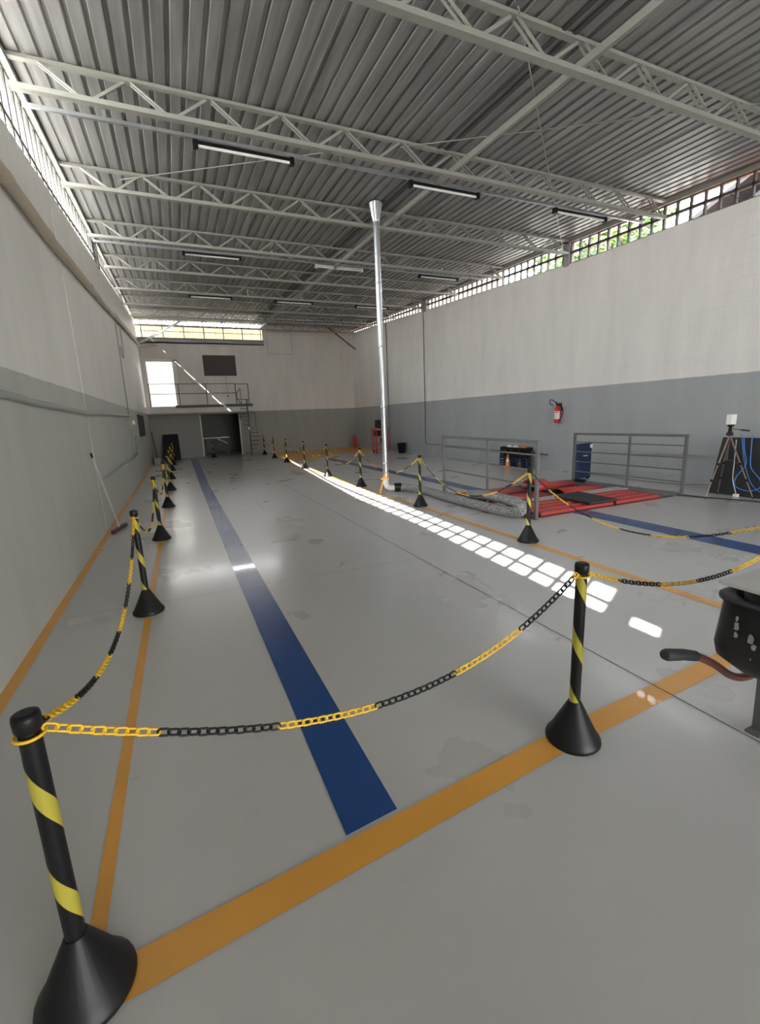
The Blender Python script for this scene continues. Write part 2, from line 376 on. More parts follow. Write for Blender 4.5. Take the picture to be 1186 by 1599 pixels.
# ------------------------------------------------------------------ clerestory windows
def cler(name, x, ztop, y0, y1, sp, pillars, m, railf, jitter=0):
    b = MB(); y = y0
    b2 = []
    while y < y1 + .001:
        b.bar((x, y, ztop(y) - .01), (x, y, zt(y) - .06), .032 if x > 0 else .058, .055 if x > 0 else .022, up=(1,0,0)); y += sp
    seg = [y0 + (y1 - y0) * i / 24 for i in range(25)]
    for a, c in zip(seg, seg[1:]):
        b.bar((x, a, ztop(a) + .012), (x, c, ztop(c) + .012), .035, .03)
        b.bar((x, a, railf(a)), (x, c, railf(c)), .055 if x > 0 else .03, .05)
        b.bar((x, a, zt(a) - .07), (x, c, zt(c) - .07), .035, .03)
    o = b.build(name, M_frame, kind='structure')
    for (py, w) in pillars:
        p = MB(); p.box((x-.08, py-w/2, ztop(py)-.04), (x+.08, py+w/2, zt(py)-.01)); q = p.build('window_pillar', m, parent=o)
    return o
lr = lambda y: lp(y, [(-5, 4.42), (.2, 4.455), (1.7, 4.61), (3.3, 4.71), (6, 4.73), (8.2, 4.80), (10.4, 5.06), (16.4, 5.66), (17.5, 5.845), (23.5, 6.13)])
rr = lambda y: zrw(y) + (zt(y) - zrw(y)) * .47
w1 = cler('window_1', XL - .06, zl, .02, YB - .1, .30, [(-.06, .16), (12.4, .1), (17.9, .1)], M_dark, lr)
w2 = cler('window_2', XR + .06, zrw, 0.0, YB - .1, .25, [(8.85, .16), (15.7, .28)], M_conc, rr)
# blank masonry over the front part of the left wall, leaving the first small pane
b = MB(); b.box((XL-.12, YF, 4.0), (XL-.02, -.42, 4.62)); b.box((XL-.12, -4, 4.6), (XL-.02, -.42, 4.80)); b.box((XL-.12, -1.6, 4.8), (XL-.02, -.42, 4.92)); b.box((XL-.12, -.42, 4.46), (XL-.02, -.02, 4.97)); b.build('wall_upper_left', M_wl, kind='structure')
b = MB(); b.box((XR+.02, YF, 4.2), (XR+.12, -.2, 5.1)); b.build('wall_upper_right', M_wr, kind='structure')  # out-of-view front stretch, closed to keep sky light off the near floor
# window levers of the right strip: short opening arms
b = MB()
for y in (5.1, 5.9, 7.3, 8.2, 9.5, 10.4, 11.6, 12.7, 13.8, 14.9):
    b.bar((XR+.05, y, rr(y)-.25), (XR+.01, y+.22, rr(y)-.03), .01, .01)
b.build('window_stay', M_dark, parent=w2)
# back window grille
b = MB()
for i in range(7):
    x = -.95 + i * (5.2/6); b.bar((x, YB+.05, 5.42), (x, YB+.05, 6.16), .04, .03, up=(0,1,0))
for z in (5.44, 5.72, 6.0): b.bar((-1.1, YB+.05, z), (4.32, YB+.05, z), .03, .025)
b.build('window_3', M_frame, kind='structure')
# steel channel below the back window
b = MB(); b.box((-1.15, YB-.16, 5.20), (4.33, YB-.01, 5.24)); b.box((-1.15, YB-.16, 5.20), (4.33, YB-.13, 5.40)); b.box((-1.15, YB-.16, 5.37), (4.33, YB-.01, 5.41)); b.build('trim_3', M_grpipe, kind='structure')
b = MB()
for z in (4.82, 5.86): b.box((4.52, YB-.006, z-.012), (5.76, YB+.01, z+.012))
for x in (4.52, 5.76): b.box((x-.012, YB-.006, 4.82), (x+.012, YB+.01, 5.86))
b.build('trim_4', mat('plaster_joint', (.38, .36, .33), .8), kind='structure')

# ------------------------------------------------------------------ roof trusses
TY = [4.1, 6.45, 8.82, 11.17, 13.5, 15.85, 18.2, 20.55, 22.9]
ordn = ['nearest the camera, cut by the top of the photo', 'second from the camera, just before the first row of lamps', 'third from the camera, crossed by the steel flue pipe',
        'fourth from the camera, just before the second row of lamps', 'fifth from the camera', 'sixth from the camera', 'seventh from the camera', 'eighth from the camera', 'farthest, against the back wall window']
def make_truss():
    r = thing('roof_truss', '', 'truss', (0,0,0), 'roof trusses')
    b = MB(); b.box((XL+.0, -.035, -.035), (XR-.0, .035, 0)); b.build('top_chord', M_steelp, r)
    b = MB(); b.box((XL+.02, -.042, -.315), (XR-.02, .042, -.265)); b.build('bottom_chord', M_steelp, r)
    n0 = -.90; i = 0
    d = None
    for i in range(12):
        tx = n0 + .85 * i
        for sgn in (-1, 1):
            bx = tx + sgn * .36
            if bx < XL + .03 or bx > XR - .03: continue
            q = MB()
            for yy in ((0,) if sgn < 0 else (-.028, .028)):
                q.bar((tx + sgn*.03, yy, -.035), (bx, yy, -.268), .012 if sgn > 0 else .03, .026, up=(0,1,0))
            q.build('diagonal', M_steelp, r, origin=(tx, 0, -.15))
    return r
tr0 = make_truss()
for i, y in enumerate(TY):
    lab = 'cream steel lattice roof truss, ' + ordn[i]
    if i == 0: tr0.location = (0, y, zt(y)); tr0['label'] = lab
    else: dup(tr0, (0, y, zt(y)), lab)

# longitudinal members under the sheets
b = MB(); b.bar((4.16, YF, zt(YF)-.022+.03), (3.98, YB, zt(YB)-.022+.03), .05, .04); b.bar((4.02, YF, zt(YF)+.008), (3.84, YB, zt(YB)+.008), .05, .04)
tag(b.build('roof_beam', M_dark), 'dark double steel strip running lengthwise under the middle of the roof sheets', 'beam')
b = MB(); b.bar((4.30, YF, zt(YF)-.225), (4.12, YB, zt(YB)-.225), .05, .08)
tag(b.build('tie_beam', mat('tie_bar_steel', (.27, .265, .24), .5)), 'cream steel tie bar running lengthwise through the lattice trusses beside the dark strip', 'beam')
def rod(p, q, lab):
    b = MB(); b.tube([p, q], .008, 6); tag(b.build('bracing_rod', M_steelp), lab, 'rod', 'roof bracing rods')
P2 = lambda x, y, o=-.05: (x, y, zt(y) + o)
rod(P2(3.3, 3.97), P2(8.75, 8.82, -.10), 'thin steel bracing rod slanting down to the first concrete pillar of the right window strip')
rod(P2(3.36, 6.5), P2(7.9, 3.4), 'thin steel bracing rod crossing under the roof between the two nearest trusses on the right')
rod(P2(-.37, 9.0), P2(2.6, 6.9), 'thin steel bracing rod crossing the left part of the roof before the third truss')
b = MB(); b.bar((7.55, 23.05, 6.08), (8.9, 22.85, 5.02), .05, .06); tag(b.build('corner_strut', M_dark), 'dark diagonal steel strut in the far right corner under the roof', 'strut')
b = MB(); b.bar((.75, 22.7, 6.05), (-1.1, 23.2, 5.12), .07, .08); tag(b.build('corner_strut', M_galv), 'galvanised diagonal steel strut crossing the yellowed window in the far left corner', 'strut')

# ------------------------------------------------------------------ lamp rails and lamps
def rail(y, z, x0, x1, lab):
    r = thing('lamp_rail', lab, 'rail', (0, y, z), 'lamp rails')
    b = MB(); b.box((x0, -.02, -.02), (x1, .02, .02)); b.build('channel', M_galv, r)
    for hx in (-.35, 2.6, 4.35, 7.4):
        if x0 < hx < x1:
            b = MB(); b.box((hx-.02, -.004, .0), (hx+.02, .004, zt(y)-z+.01)); b.build('hanger', M_galv, r)
    return r
rail(6.9, 5.12, XL+.02, XR-.02, 'galvanised lamp rail nearest the camera, across the hall')
rail(11.95, 5.43, XL+.02, XR-.02, 'galvanised lamp rail second from the camera, behind the fourth truss')
rail(16.0, 5.52, XL+.02, XR-.02, 'galvanised lamp rail third from the camera')
rail(20.9, 5.91, XL+.02, XR-.02, 'galvanised lamp rail farthest from the camera, near the back wall')
def make_lamp(endm, n):
    r = thing('tube_lamp', '', 'lamp', (0,0,0), 'tube lamps under the roof')
    b = MB(); b.box((0, -.022, -.028), (1.3, .022, .0)); b.build('housing', M_black if n == 0 else M_white, r)
    b = MB(); b.tube([(.05, 0, -.052), (1.25, 0, -.052)], .018, 12); b.build('tube', M_white, r)
    for x0 in (0, 1.24):
        b = MB(); b.box((x0, -.036, -.082), (x0+.06, .036, .004)); b.build('end_cap', endm, r, origin=(x0, 0, -.04))
    return r
lamp0 = make_lamp(M_black, 0); lampw = make_lamp(M_white, 1)
rows = [(6.9, 5.10, [.61, 3.70, 6.62], 'nearest lamp rail'), (11.95, 5.41, [.57, 3.67, 6.64], 'second lamp rail'), (16.0, 5.50, [.80, 3.45, 6.3], 'third lamp rail'), (20.9, 5.89, [.6, 3.3, 6.3], 'farthest lamp rail')]
first = True
for y, z, xs_, nm in rows:
    for j, x in enumerate(xs_):
        if y > 20 and j < 2: continue
        pos = ['left', 'middle', 'right'][j]
        if abs(y - 11.95) < .1 and j == 1:
            lampw.location = (x, y, z-.02); lampw['label'] = 'white fluorescent tube lamp with white ends, middle of the second lamp rail'; continue
        lab = 'white fluorescent tube lamp with black ends, %s of the %s' % (pos, nm)
        if y > 20: lab = 'white fluorescent tube lamp with black ends, on the farthest lamp rail'
        if first: lamp0.location = (x, y, z-.02); lamp0['label'] = lab; first = False
        else: dup(lamp0, (x, y, z-.02), lab)

# ------------------------------------------------------------------ flue pipe
fl_ = thing('flue_pipe', 'tall galvanised exhaust flue pipe rising from the floor through the roof', 'pipe', (3.85, 8.5, 0))
b = MB(); b.tube([(3.85, 8.5, .22), (3.85, 8.5, 5.22)], .056, 20); o = b.build('pipe', M_galv, fl_); o.matrix_parent_inverse = fl_.matrix_world.inverted(); 
def P(o, par):
    o.parent = par; o.matrix_parent_inverse = Matrix.Translation(-Vector(par.location)); return o
P(o, fl_)
for z in (.62, 1.75, 2.9, 4.05, 5.13):
    b = MB(); b.lathe([(.057, -.02), (.062, -.018), (.062, .018), (.057, .02)], 20, (3.85, 8.5, z), cap=False); P(b.build('collar', M_galv), fl_)
b = MB(); prof = [(.060, 5.50), (.070, 5.54), (.125, 5.83)]; n = 28; vs = []
for r, z in prof:
    for j in range(n):
        t = 2*PI*j/n; rr_ = r * (1 + (.05 if j % 2 else -.03)); vs.append((3.85 + rr_*math.cos(t), 8.5 + rr_*math.sin(t), z - .39))
b.add(vs, [(i*n+j, i*n+(j+1) % n, (i+1)*n+(j+1) % n, (i+1)*n+j) for i in range(2) for j in range(n)]); P(b.build('flared_cone', M_galv), fl_)
b = MB(); b.box((3.71, 8.36, zt(8.5)-.004), (3.99, 8.64, zt(8.5)+.008)); P(b.build('roof_flange', M_dark), fl_)
b = MB(); b.tube([(3.85, 8.5, .34), (3.85, 8.5, .20), (3.87, 8.495, .12), (3.93, 8.48, .085), (4.06, 8.45, .083)], .062, 18); P(b.build('elbow', M_white), fl_)
b = MB(); b.tube([(4.02, 8.46, .09), (4.16, 8.42, .09)], .088, 18); P(b.build('hose_clamp', M_black), fl_)
# flexible hose
def smooth(pts, k=8):
    out = []; p = [Vector(q) for q in pts]
    p = [p[0]*2 - p[1]] + p + [p[-1]*2 - p[-2]]
    for i in range(1, len(p)-2):
        for j in range(k):
            t = j/k
            out.append(.5*((2*p[i]) + (p[i+1]-p[i-1])*t + (2*p[i-1]-5*p[i]+4*p[i+1]-p[i+2])*t*t + (3*p[i]-p[i-1]-3*p[i+1]+p[i+2])*t**3))
    out.append(p[-2]); return out
pts = smooth([(4.15, 8.425, .083), (4.26, 8.25, .082), (4.36, 7.6, .082), (4.32, 6.8, .082), (4.33, 5.8, .082), (4.38, 5.22, .085), (4.41, 5.02, .15), (4.45, 5.16, .23), (4.48, 5.6, .235), (4.50, 6.0, .22), (4.51, 6.45, .17)], 14)
b = MB(); b.tube(pts, [.078 + .003*(i % 2) for i in range(len(pts))], 18)
tag(b.build('exhaust_hose', M_hose), 'thick silver grey woven flexible hose lying on the floor and doubled back', 'hose')

# ------------------------------------------------------------------ stanchions
def make_stanchion():
    r = thing('stanchion', '', 'stanchion', (0,0,0), 'black and yellow barrier stanchions')
    b = MB(); b.lathe([(.122, 0), (.125, .008), (.123, .02), (.105, .045), (.030, .20), (.027, .205)], 28); b.build('base', M_black, r)
    b = MB(); b.lathe([(.0245, .19), (.0245, .86)], 20); b.build('post', M_black, r)
    b = MB(); b.lathe([(.0275, .84), (.030, .845), (.031, .872), (.029, .882), (.020, .886)], 20); b.build('cap', M_black, r)
    b = MB(); n = 150; pitch = .295; hw = .043; vs = []; fs = []
    z0 = .93
    for i in range(n + 1):
        th = -PI/2 - PI + 2*PI * 3.2 * i / n
        zc = z0 - pitch * (2*PI*3.2*i/n) / (2*PI)
        a = min(max(zc - hw, .205), .838); c = min(max(zc + hw, .205), .838)
        vs += [(.0253*math.cos(th), .0253*math.sin(th), a), (.0253*math.cos(th), .0253*math.sin(th), c)]
    for i in range(n):
        if vs[2*i][2] < vs[2*i+1][2] - 1e-5 or vs[2*i+2][2] < vs[2*i+3][2] - 1e-5: fs.append((2*i, 2*i+2, 2*i+3, 2*i+1))
    b.add(vs, fs, 0, True); b.build('tape', M_tape, r)
    b = MB(); b.tube([(.033*math.cos(t), .033*math.sin(t), .826) for t in [2*PI*i/20 for i in range(20)]], .0045, 6, closed=True); b.build('chain_ring', M_yel, r)
    return r
LY = [4.11, 6.82, 9.55, 12.05, 14.63, 17.36, 19.9, 22.3]
LX = [-.41, -.385, -.34, -.32, -.33, -.33, -.31, -.29]
RY = [4.12, 6.79, 9.6, 11.95, 14.46, 17.25, 19.6, 22.3]
RX = [3.73, 3.72, 3.72, 3.66, 3.66, 3.69, 3.67, 3.72]
nth = ['first', 'second', 'third', 'fourth', 'fifth', 'sixth', 'seventh', 'eighth']
st = make_stanchion()
A_ = (-.42, 1.24); B_ = (1.56, 1.38); R1_ = (3.73, 1.45)
st.location = (*A_, 0); st.rotation_euler = (0, 0, math.radians(206)); st['label'] = 'black and yellow striped stanchion at the lower left corner, nearest and largest'
dup(st, (*B_, 0), 'black and yellow striped stanchion right of the blue line on the orange cross line', math.radians(-40))
dup(st, (*R1_, 0), 'black and yellow striped stanchion beyond the right edge of the photo', .3)
far = {0: 'beside the squeegee side, second nearest of the left row'}
for i, (x, y) in enumerate(zip(LX, LY)):
    dup(st, (x, y, 0), 'striped stanchion, %s of the left row after the corner one' % nth[i], .3*i)
for i, (x, y) in enumerate(zip(RX, RY)):
    dup(st, (x, y, 0), 'striped stanchion, %s from the camera along the right orange line' % nth[i], -.5 + .25*i)
dup(st, (1.42, 22.75, 0), 'dark striped stanchion standing in front of the lower opening in the back wall', 1.0)

# ------------------------------------------------------------------ chains
LL, LW, LR_ = .040, .025, .0036
def link(b, c, d, side, hi):
    """one oval link centred at c, long axis d, wide axis side"""
    d = d.normalized(); side = (side - d * side.dot(d)).normalized()
    k = 12 if hi else 8; m = 5 if hi else 4
    hl = LL/2 - LR_; hw = LW/2 - LR_; st_ = hl - hw; pts = []
    for i in range(k):
        t = 2*PI*i/k; cx = math.cos(t)*hw; sy = math.sin(t)*hw
        pts.append(c + d*(cx + (st_ if cx >= 0 else -st_)) + side*sy)
    b.tube(pts, LR_, m, closed=True)
def chain(p, q, sag, lab, start='yellow', off=0, per=14, skew=0, ply=False):
    p = Vector(p); q = Vector(q); n = 400
    d0 = Vector((q.x-p.x, q.y-p.y, 0)).normalized()*.031
    p = p + d0; q = q - d0
    def pos(t): 
        v = p.lerp(q, t); tt = t + skew * t * (1-t); v.z = p.z + (q.z-p.z)*t - 4*sag*tt*(1-tt); return v
    cv = [pos(i/n) for i in range(n+1)]; s = [0]
    for a, c in zip(cv, cv[1:]): s.append(s[-1] + (c-a).length)
    step = LL - 2*LR_ - .0062; cnt = int(s[-1] / step); step = s[-1] / cnt
    ch = thing('barrier_chain', lab, 'chain', tuple(p), 'plastic barrier chains')
    side0 = Vector((p.y-q.y, q.x-p.x, 0)).normalized()
    def at(L_):
        i = 0
        lo, hi_ = 0, n
        while hi_ - lo > 1:
            m_ = (lo+hi_)//2
            if s[m_] <= L_: lo = m_
            else: hi_ = m_
        t = (L_ - s[lo]) / max(1e-9, s[hi_]-s[lo]); return cv[lo].lerp(cv[hi_], t), (cv[hi_]-cv[lo]).normalized()
    dist = (p + q).length / 2; hi = p.y < 5
    col = start; b = MB(); k0 = off
    for i in range(cnt):
        c, d = at((i+.5)*step)
        up = d.cross(side0)
        sd = side0 if i % 2 else up
        sd = (sd + (up if i % 2 else side0) * .55).normalized()
        link(b, c, d, sd, hi); k0 += 1
        if k0 >= per or i == cnt-1:
            o = b.build('chain_section', M_yel if col == 'yellow' else M_black, origin=tuple(at(max(0, i-per/2)*step)[0]))
            P(o, ch); o['label'] = '%s plastic links' % col
            col = 'black' if col == 'yellow' else 'yellow'; b = MB(); k0 = 0
H_ = .835
chain((*A_, H_-.0), (*B_, H_+.005), .285, 'yellow and black chain sagging across the foreground between the two nearest stanchions', 'yellow', 3, 13, -.12)
chain((*A_, H_), (LX[0], LY[0], H_), .35, 'yellow and black chain from the lower left stanchion to the next one behind', 'black', 8, 12)
Ls = list(zip(LX, LY)); Rs = list(zip(RX, RY))
for i in range(7):
    chain((*Ls[i], H_), (*Ls[i+1], H_), [.37, .36, .37, .35, .38, .36, .35][i], 'yellow and black chain between the %s and %s left row stanchions' % (nth[i], nth[i+1]), 'yellow', 0, 12)
chain((*B_, H_), (*R1_, H_), .22, 'yellow and black chain running off the right edge above the black wheelbarrow', 'yellow', 3, 12)
chain((*R1_, H_), (*Rs[0], H_), .42, 'yellow and black chain sagging before the red mats and leaving the right edge', 'black', 4, 12)
for i in range(7):
    chain((*Rs[i], H_), (*Rs[i+1], H_), [.45, .38, .40, .37, .40, .36, .35][i], 'yellow and black chain between the %s and %s stanchions along the right orange line' % (nth[i], nth[i+1]), 'yellow', 0, 12)

# orange plastic stake beside the flue
sk = thing('marker_stake', 'orange plastic cross-shaped stake leaning by the foot of the flue pipe', 'stake', (3.66, 8.40, 0))
b = MB(); b.bar((3.66, 8.40, 0), (3.77, 8.36, .42), .03, .03); P(b.build('shaft', M_stake), sk)
b = MB(); b.bar((3.68, 8.37, .31), (3.84, 8.33, .31), .03, .03); P(b.build('crossbar', M_stake), sk)

# ------------------------------------------------------------------ brake test platform with red mats
pf = thing('roller_test_bed', 'floor-level grey steel and black test bed between the two grey railings', 'platform', (6.2, 6.2, 0))
b = MB(); b.box((4.74, 4.98, 0.0), (7.74, 7.45, .012)); P(b.build('black_plate', M_rubber), pf)
b = MB(); b.box((4.78, 5.86, .012), (7.72, 6.12, .03)); P(b.build('centre_plate', M_grey2 if False else mat('bare_grey_plate', (.55, .55, .53), .4)), pf)
b = MB(); b.box((7.42, 5.02, .012), (7.70, 5.84, .02)); b.box((7.42, 6.14, .012), (7.70, 7.40, .02)); P(b.build('edge_plate', M_grey), pf)
def louvre(x0, x1, y0, y1, n, z, h):
    b = MB(); vs = []; fs = []; w = (y1-y0)/n
    prof = [(y0, 0)]
    for i in range(n):
        a = y0 + w*i; prof += [(a+.002, h), (a + w*.93, h*.62)]
    prof.append((y1, 0)); prof = [(y, z+d) for y, d in prof]
    k = len(prof)
    for j, x in enumerate((x0, x1)):
        for i, (y, zz) in enumerate(prof): vs.append((x + (.05*((i//2) % 2) if j else 0), y, zz))
    fs = [(i, i+1, k+i+1, k+i) for i in range(k-1)] + [tuple(range(k))[::-1], tuple(range(k, 2*k))]
    b.add(vs, fs); return b
def arch(x0, x1, y0, y1, z, h, open_end=False):
    b = MB(); vs = []; fs = []; k = 11; 
    for x in (x0, x1):
        for r_ in (1.0, .93):
            for i in range(k):
                t = PI*i/(k-1); vs.append((x, (y0+y1)/2 - math.cos(t)*(y1-y0)/2*r_, z + math.sin(t)*h*r_))
    for i in range(k-1):
        fs += [(i, i+1, 2*k+i+1, 2*k+i), (k+i+1, k+i, 3*k+i, 3*k+i+1), (i+1, i, k+i, k+i+1), (2*k+i, 2*k+i+1, 3*k+i+1, 3*k+i)]
    b.add(vs, fs, 0, True); return b
tag(louvre(6.36, 7.40, 5.02, 5.82, 4, .013, .045).build('roller_cover', M_red), 'ribbed red mat at the right front of the test bed beside the black pad', 'cover', 'red roller covers')
tag(louvre(4.78, 6.30, 5.02, 5.82, 4, .013, .045).build('roller_cover', M_red), 'ribbed red mat at the left front of the test bed, nearest the doubled hose', 'cover', 'red roller covers')
tag(arch(6.42, 7.40, 6.16, 6.52, .013, .075).build('roller_cover', M_red), 'arched red roller cover just behind the grey plate on the right', 'cover', 'red roller covers')
tag(arch(6.36, 7.40, 6.80, 7.18, .013, .085).build('roller_cover', M_red), 'arched red roller cover at the far right of the test bed below the blue case', 'cover', 'red roller covers')
tag(arch(4.80, 6.06, 6.16, 6.60, .013, .055).build('roller_cover', M_red), 'low red roller cover at the left behind the grey plate', 'cover', 'red roller covers')
tag(arch(4.80, 6.10, 6.80, 7.30, .013, .06).build('roller_cover', M_red), 'low red roller cover at the far left of the test bed behind the railing', 'cover', 'red roller covers')
b = MB(); pr = []
for i in range(15):
    t = PI*1.25*i/14 - .3; pr.append((6.10 + .0, 6.62 + .2*math.cos(t), .14 + .13*math.sin(t)))
vs = []; k = len(pr)
for x in (5.98, 6.30):
    for r_ in (1, .95):
        for (a, yy, zz) in pr: vs.append((x, 6.62 + (yy-6.62)*r_, .14 + (zz-.14)*r_))
fs = []
for i in range(k-1): fs += [(i, i+1, 2*k+i+1, 2*k+i), (k+i+1, k+i, 3*k+i, 3*k+i+1), (i+1, i, k+i, k+i+1), (2*k+i, 2*k+i+1, 3*k+i+1, 3*k+i)]
b.add(vs, fs, 0, True); tag(b.build('roller_cover', M_red), 'curled open red roller cover in the middle of the test bed', 'cover', 'red roller covers')
b = MB(); b.tube([(6.12, 6.55, .09), (6.34, 6.55, .09)], .07, 16); b.tube([(6.12, 6.90, .08), (6.34, 6.90, .08)], .06, 16); P(b.build('roller', M_rubber), pf)
b = MB(); b.prism([(5.80, 5.03), (6.38, 5.02), (6.46, 5.90), (5.82, 5.80)], .066, .10)
tag(b.build('rubber_pad', M_rubber, bevel=.006), 'thick black rubber pad lying across the red mats of the test bed', 'pad')
b = MB(); b.prism([(4.28, 5.78), (4.52, 5.80), (4.62, 5.42), (4.40, 5.37)], 0.001, .006)
tag(b.build('drain_plate', mat('dark_red_plate', (.05, .015, .015), .5)), 'small dark reddish floor plate beside the silver grey hose', 'plate')
b = MB(); b.box((7.66, 6.9, .012), (7.78, 7.1, .08)); tag(b.build('cable_box', M_black, bevel=.005), 'small black box on the floor below the blue case', 'box')

# ------------------------------------------------------------------ railings
def railing(x0, y0, x1, y1, h, lab):
    r = thing('railing', lab, 'railing', (x0, y0, 0), 'grey steel railings')
    A = Vector((x0, y0, 0)); B = Vector((x1, y1, 0)); Z = Vector((0,0,1))
    for t in (0, .55, 1):
        b = MB(); p = A.lerp(B, t); b.bar(p, p + Z*h, .045 if t != .55 else .035, .045 if t != .55 else .03, up=(B-A).normalized()); P(b.build('post', M_grey), r)
    for i, z in enumerate((h-.02, h*.82, h*.625, h*.425, h*.225)):
        b = MB(); w = .045 if i == 0 else .022; b.bar(A + Z*z, B + Z*z, w, w); P(b.build('rail', M_grey), r)
    b = MB(); b.bar(A + Z*.025, B + Z*.025, .05, .05); P(b.build('bottom_rail', M_grey), r)
    return r
railing(4.71, 7.60, 4.59, 4.92, 1.14, 'grey steel tube railing left of the red mats, beside the hose')
railing(7.76, 7.23, 7.87, 4.95, 1.05, 'grey steel tube railing right of the red mats, in front of the blue case')

# ------------------------------------------------------------------ things along the right wall
bc = thing('tool_case', 'upright navy blue plastic case behind the right railing', 'case', (8.12, 7.35, 0), rz=0)
b = MB(); b.box((-.21, -.07, .04), (.21, .07, .80)); b.build('body', M_navy, bc, bevel=.012)
b = MB(); b.box((-.2, -.08, .60), (.2, -.069, .615)); b.box((-.2, -.08, .78), (.2, -.069, .79)); b.build('lid_seam', M_black, bc)
b = MB(); b.box((-.04, -.078, .52), (.09, -.069, .55)); o = b.build('label_plate', mat('pale_label', (.3, .38, .45), .5), bc)
b = MB(); b.box((.15, -.085, .70), (.215, -.069, .78)); b.build('latch', M_white, bc)
for sx_ in (-.2, .2):
    b = MB(); b.tube([(sx_-.02, 0, .03), (sx_+.02, 0, .03)], .03, 12); b.build('wheel', M_black, bc)

fe = thing('fire_extinguisher', 'red fire extinguisher hung on the right wall, with black hose and white label', 'fire extinguisher', (8.86, 8.86, 1.22))
b = MB(); b.lathe([(.02, 0), (.068, .006), (.075, .03), (.075, .36), (.06, .40), (.03, .425), (.022, .44)], 24); b.build('cylinder', M_redp, fe)
b = MB(); n = 10; vs = []
for i in range(n+1):
    t = PI*.78 + PI*.72*i/n; vs += [(.0765*math.cos(t), .0765*math.sin(t), .10), (.0765*math.cos(t), .0765*math.sin(t), .29)]
b.add(vs, [(2*i, 2*i+2, 2*i+3, 2*i+1) for i in range(n)], 0, True); b.build('label_sticker', M_white, fe)
b = MB(); vs = []
for (z0, z1, a0, a1) in ((.25, .275, .85, 1.4), (.13, .145, .9, 1.35), (.165, .175, .9, 1.3), (.2, .21, .9, 1.38)):
    for i in range(6):
        t0 = PI*(a0 + (a1-a0)*i/6); t1 = PI*(a0 + (a1-a0)*(i+1)/6); R_ = .0772
        b.add([(R_*math.cos(t0), R_*math.sin(t0), z0), (R_*math.cos(t1), R_*math.sin(t1), z0), (R_*math.cos(t1), R_*math.sin(t1), z1), (R_*math.cos(t0), R_*math.sin(t0), z1)], [(0,1,2,3)])
b.build('label_print', M_redp, fe)
b = MB(); b.box((-.03, -.02, .43), (.03, .02, .47)); b.bar((-.02, 0, .475), (-.1, -.06, .52), .02, .01); b.bar((-.02, 0, .46), (-.1, -.05, .46), .02, .008); b.build('valve', M_black, fe)
b = MB(); b.tube(smooth([(0, .02, .46), (-.05, .10, .56), (-.06, .20, .58), (-.05, .20, .48), (-.04, .10, .44)], 6), .010, 8); b.tube(smooth([(0, -.03, .45), (-.05, -.16, .42), (-.06, -.24, .30), (-.05, -.18, .14), (-.04, -.08, .06)], 6), .011, 8); b.build('hose', M_black, fe)
b = MB(); b.tube([(-.03, -.15, .42), (-.06, -.19, .40), (-.06, -.20, .30)], .016, 8); b.build('nozzle', M_black, fe)
b = MB(); b.box((.06, -.05, .2), (.092, .05, .5)); b.build('wall_bracket', M_dark, fe)

# tripod with white box
tp = thing('tripod', 'brown metal camera tripod standing in front of the black board', 'tripod', (8.25, 4.5, 0))
hub = Vector((8.27, 4.52, 1.03))
for ft in ((7.91, 4.58), (8.44, 4.16), (8.45, 4.70)):
    b = MB(); F = Vector((*ft, 0.012)); mid = hub.lerp(F, .5)
    b.tube([hub, mid], .013, 8); b.tube([mid, F], .009, 8); lg = P(b.build('leg', mat('bronze_tube', (.20, .14, .11), .35, metal=.5), origin=tuple(F)), tp)
    for t in (.46, .72):
        c = MB(); q = hub.lerp(F, t); c.box(tuple(q - Vector((.018,.018,.02))), tuple(q + Vector((.018,.018,.02)))); o = c.build('leg_clamp', M_black); o.parent = lg; o.matrix_parent_inverse = (Matrix.Translation(Vector(tp.location)*-1) @ Matrix.Translation(F)).inverted() @ Matrix.Translation(-Vector(tp.location)) if False else Matrix.Translation(-F)
    c = MB(); c.lathe([(.014, 0), (.016, .01), (.010, .03)], 10, (F.x, F.y, 0)); o = c.build('foot', M_black); o.parent = lg; o.matrix_parent_inverse = Matrix.Translation(-F)
b = MB(); b.lathe([(.05, 1.02), (.05, 1.06), (.03, 1.08), (.022, 1.16), (.045, 1.17), (.045, 1.20)], 14, (8.27, 4.52, 0)); P(b.build('head', M_black), tp)
b = MB(); b.tube([(8.29, 4.52, 1.13), (8.44, 4.40, 1.10)], .006, 6); b.tube([(8.40, 4.43, 1.108), (8.50, 4.36, 1.088)], .013, 8); P(b.build('pan_handle', M_black), tp)
b = MB(); b.tube([(8.27, 4.52, 1.02), (8.27, 4.52, .62)], .011, 8); P(b.build('centre_column', M_dark), tp)
b = MB(); b.tube([(8.27, 4.52, .63), (8.09, 4.55, .56)], .005, 6); b.tube([(8.27, 4.52, .63), (8.35, 4.34, .56)], .005, 6); P(b.build('brace', M_dark), tp)
b = MB(); b.box((8.20, 4.48, 1.20), (8.34, 4.56, 1.36)); tag(b.build('sensor_box', M_white, bevel=.006), 'white plastic box mounted on top of the tripod', 'box')
b = MB(); b.tube(smooth([(8.36, 4.46, .95), (8.34, 4.44, .6), (8.32, 4.42, .3), (8.38, 4.38, .06)], 8), .005, 6); o = b.build('adapter_lead', M_white)
ad = thing('power_adapter', 'white power adapter on the floor below the tripod, on a white lead', 'adapter', (8.40, 4.45, 0)); P(o, ad)
b = MB(); b.box((8.38, 4.36, .0), (8.44, 4.43, .05)); P(b.build('adapter_body', M_white, bevel=.006), ad)
b = MB()
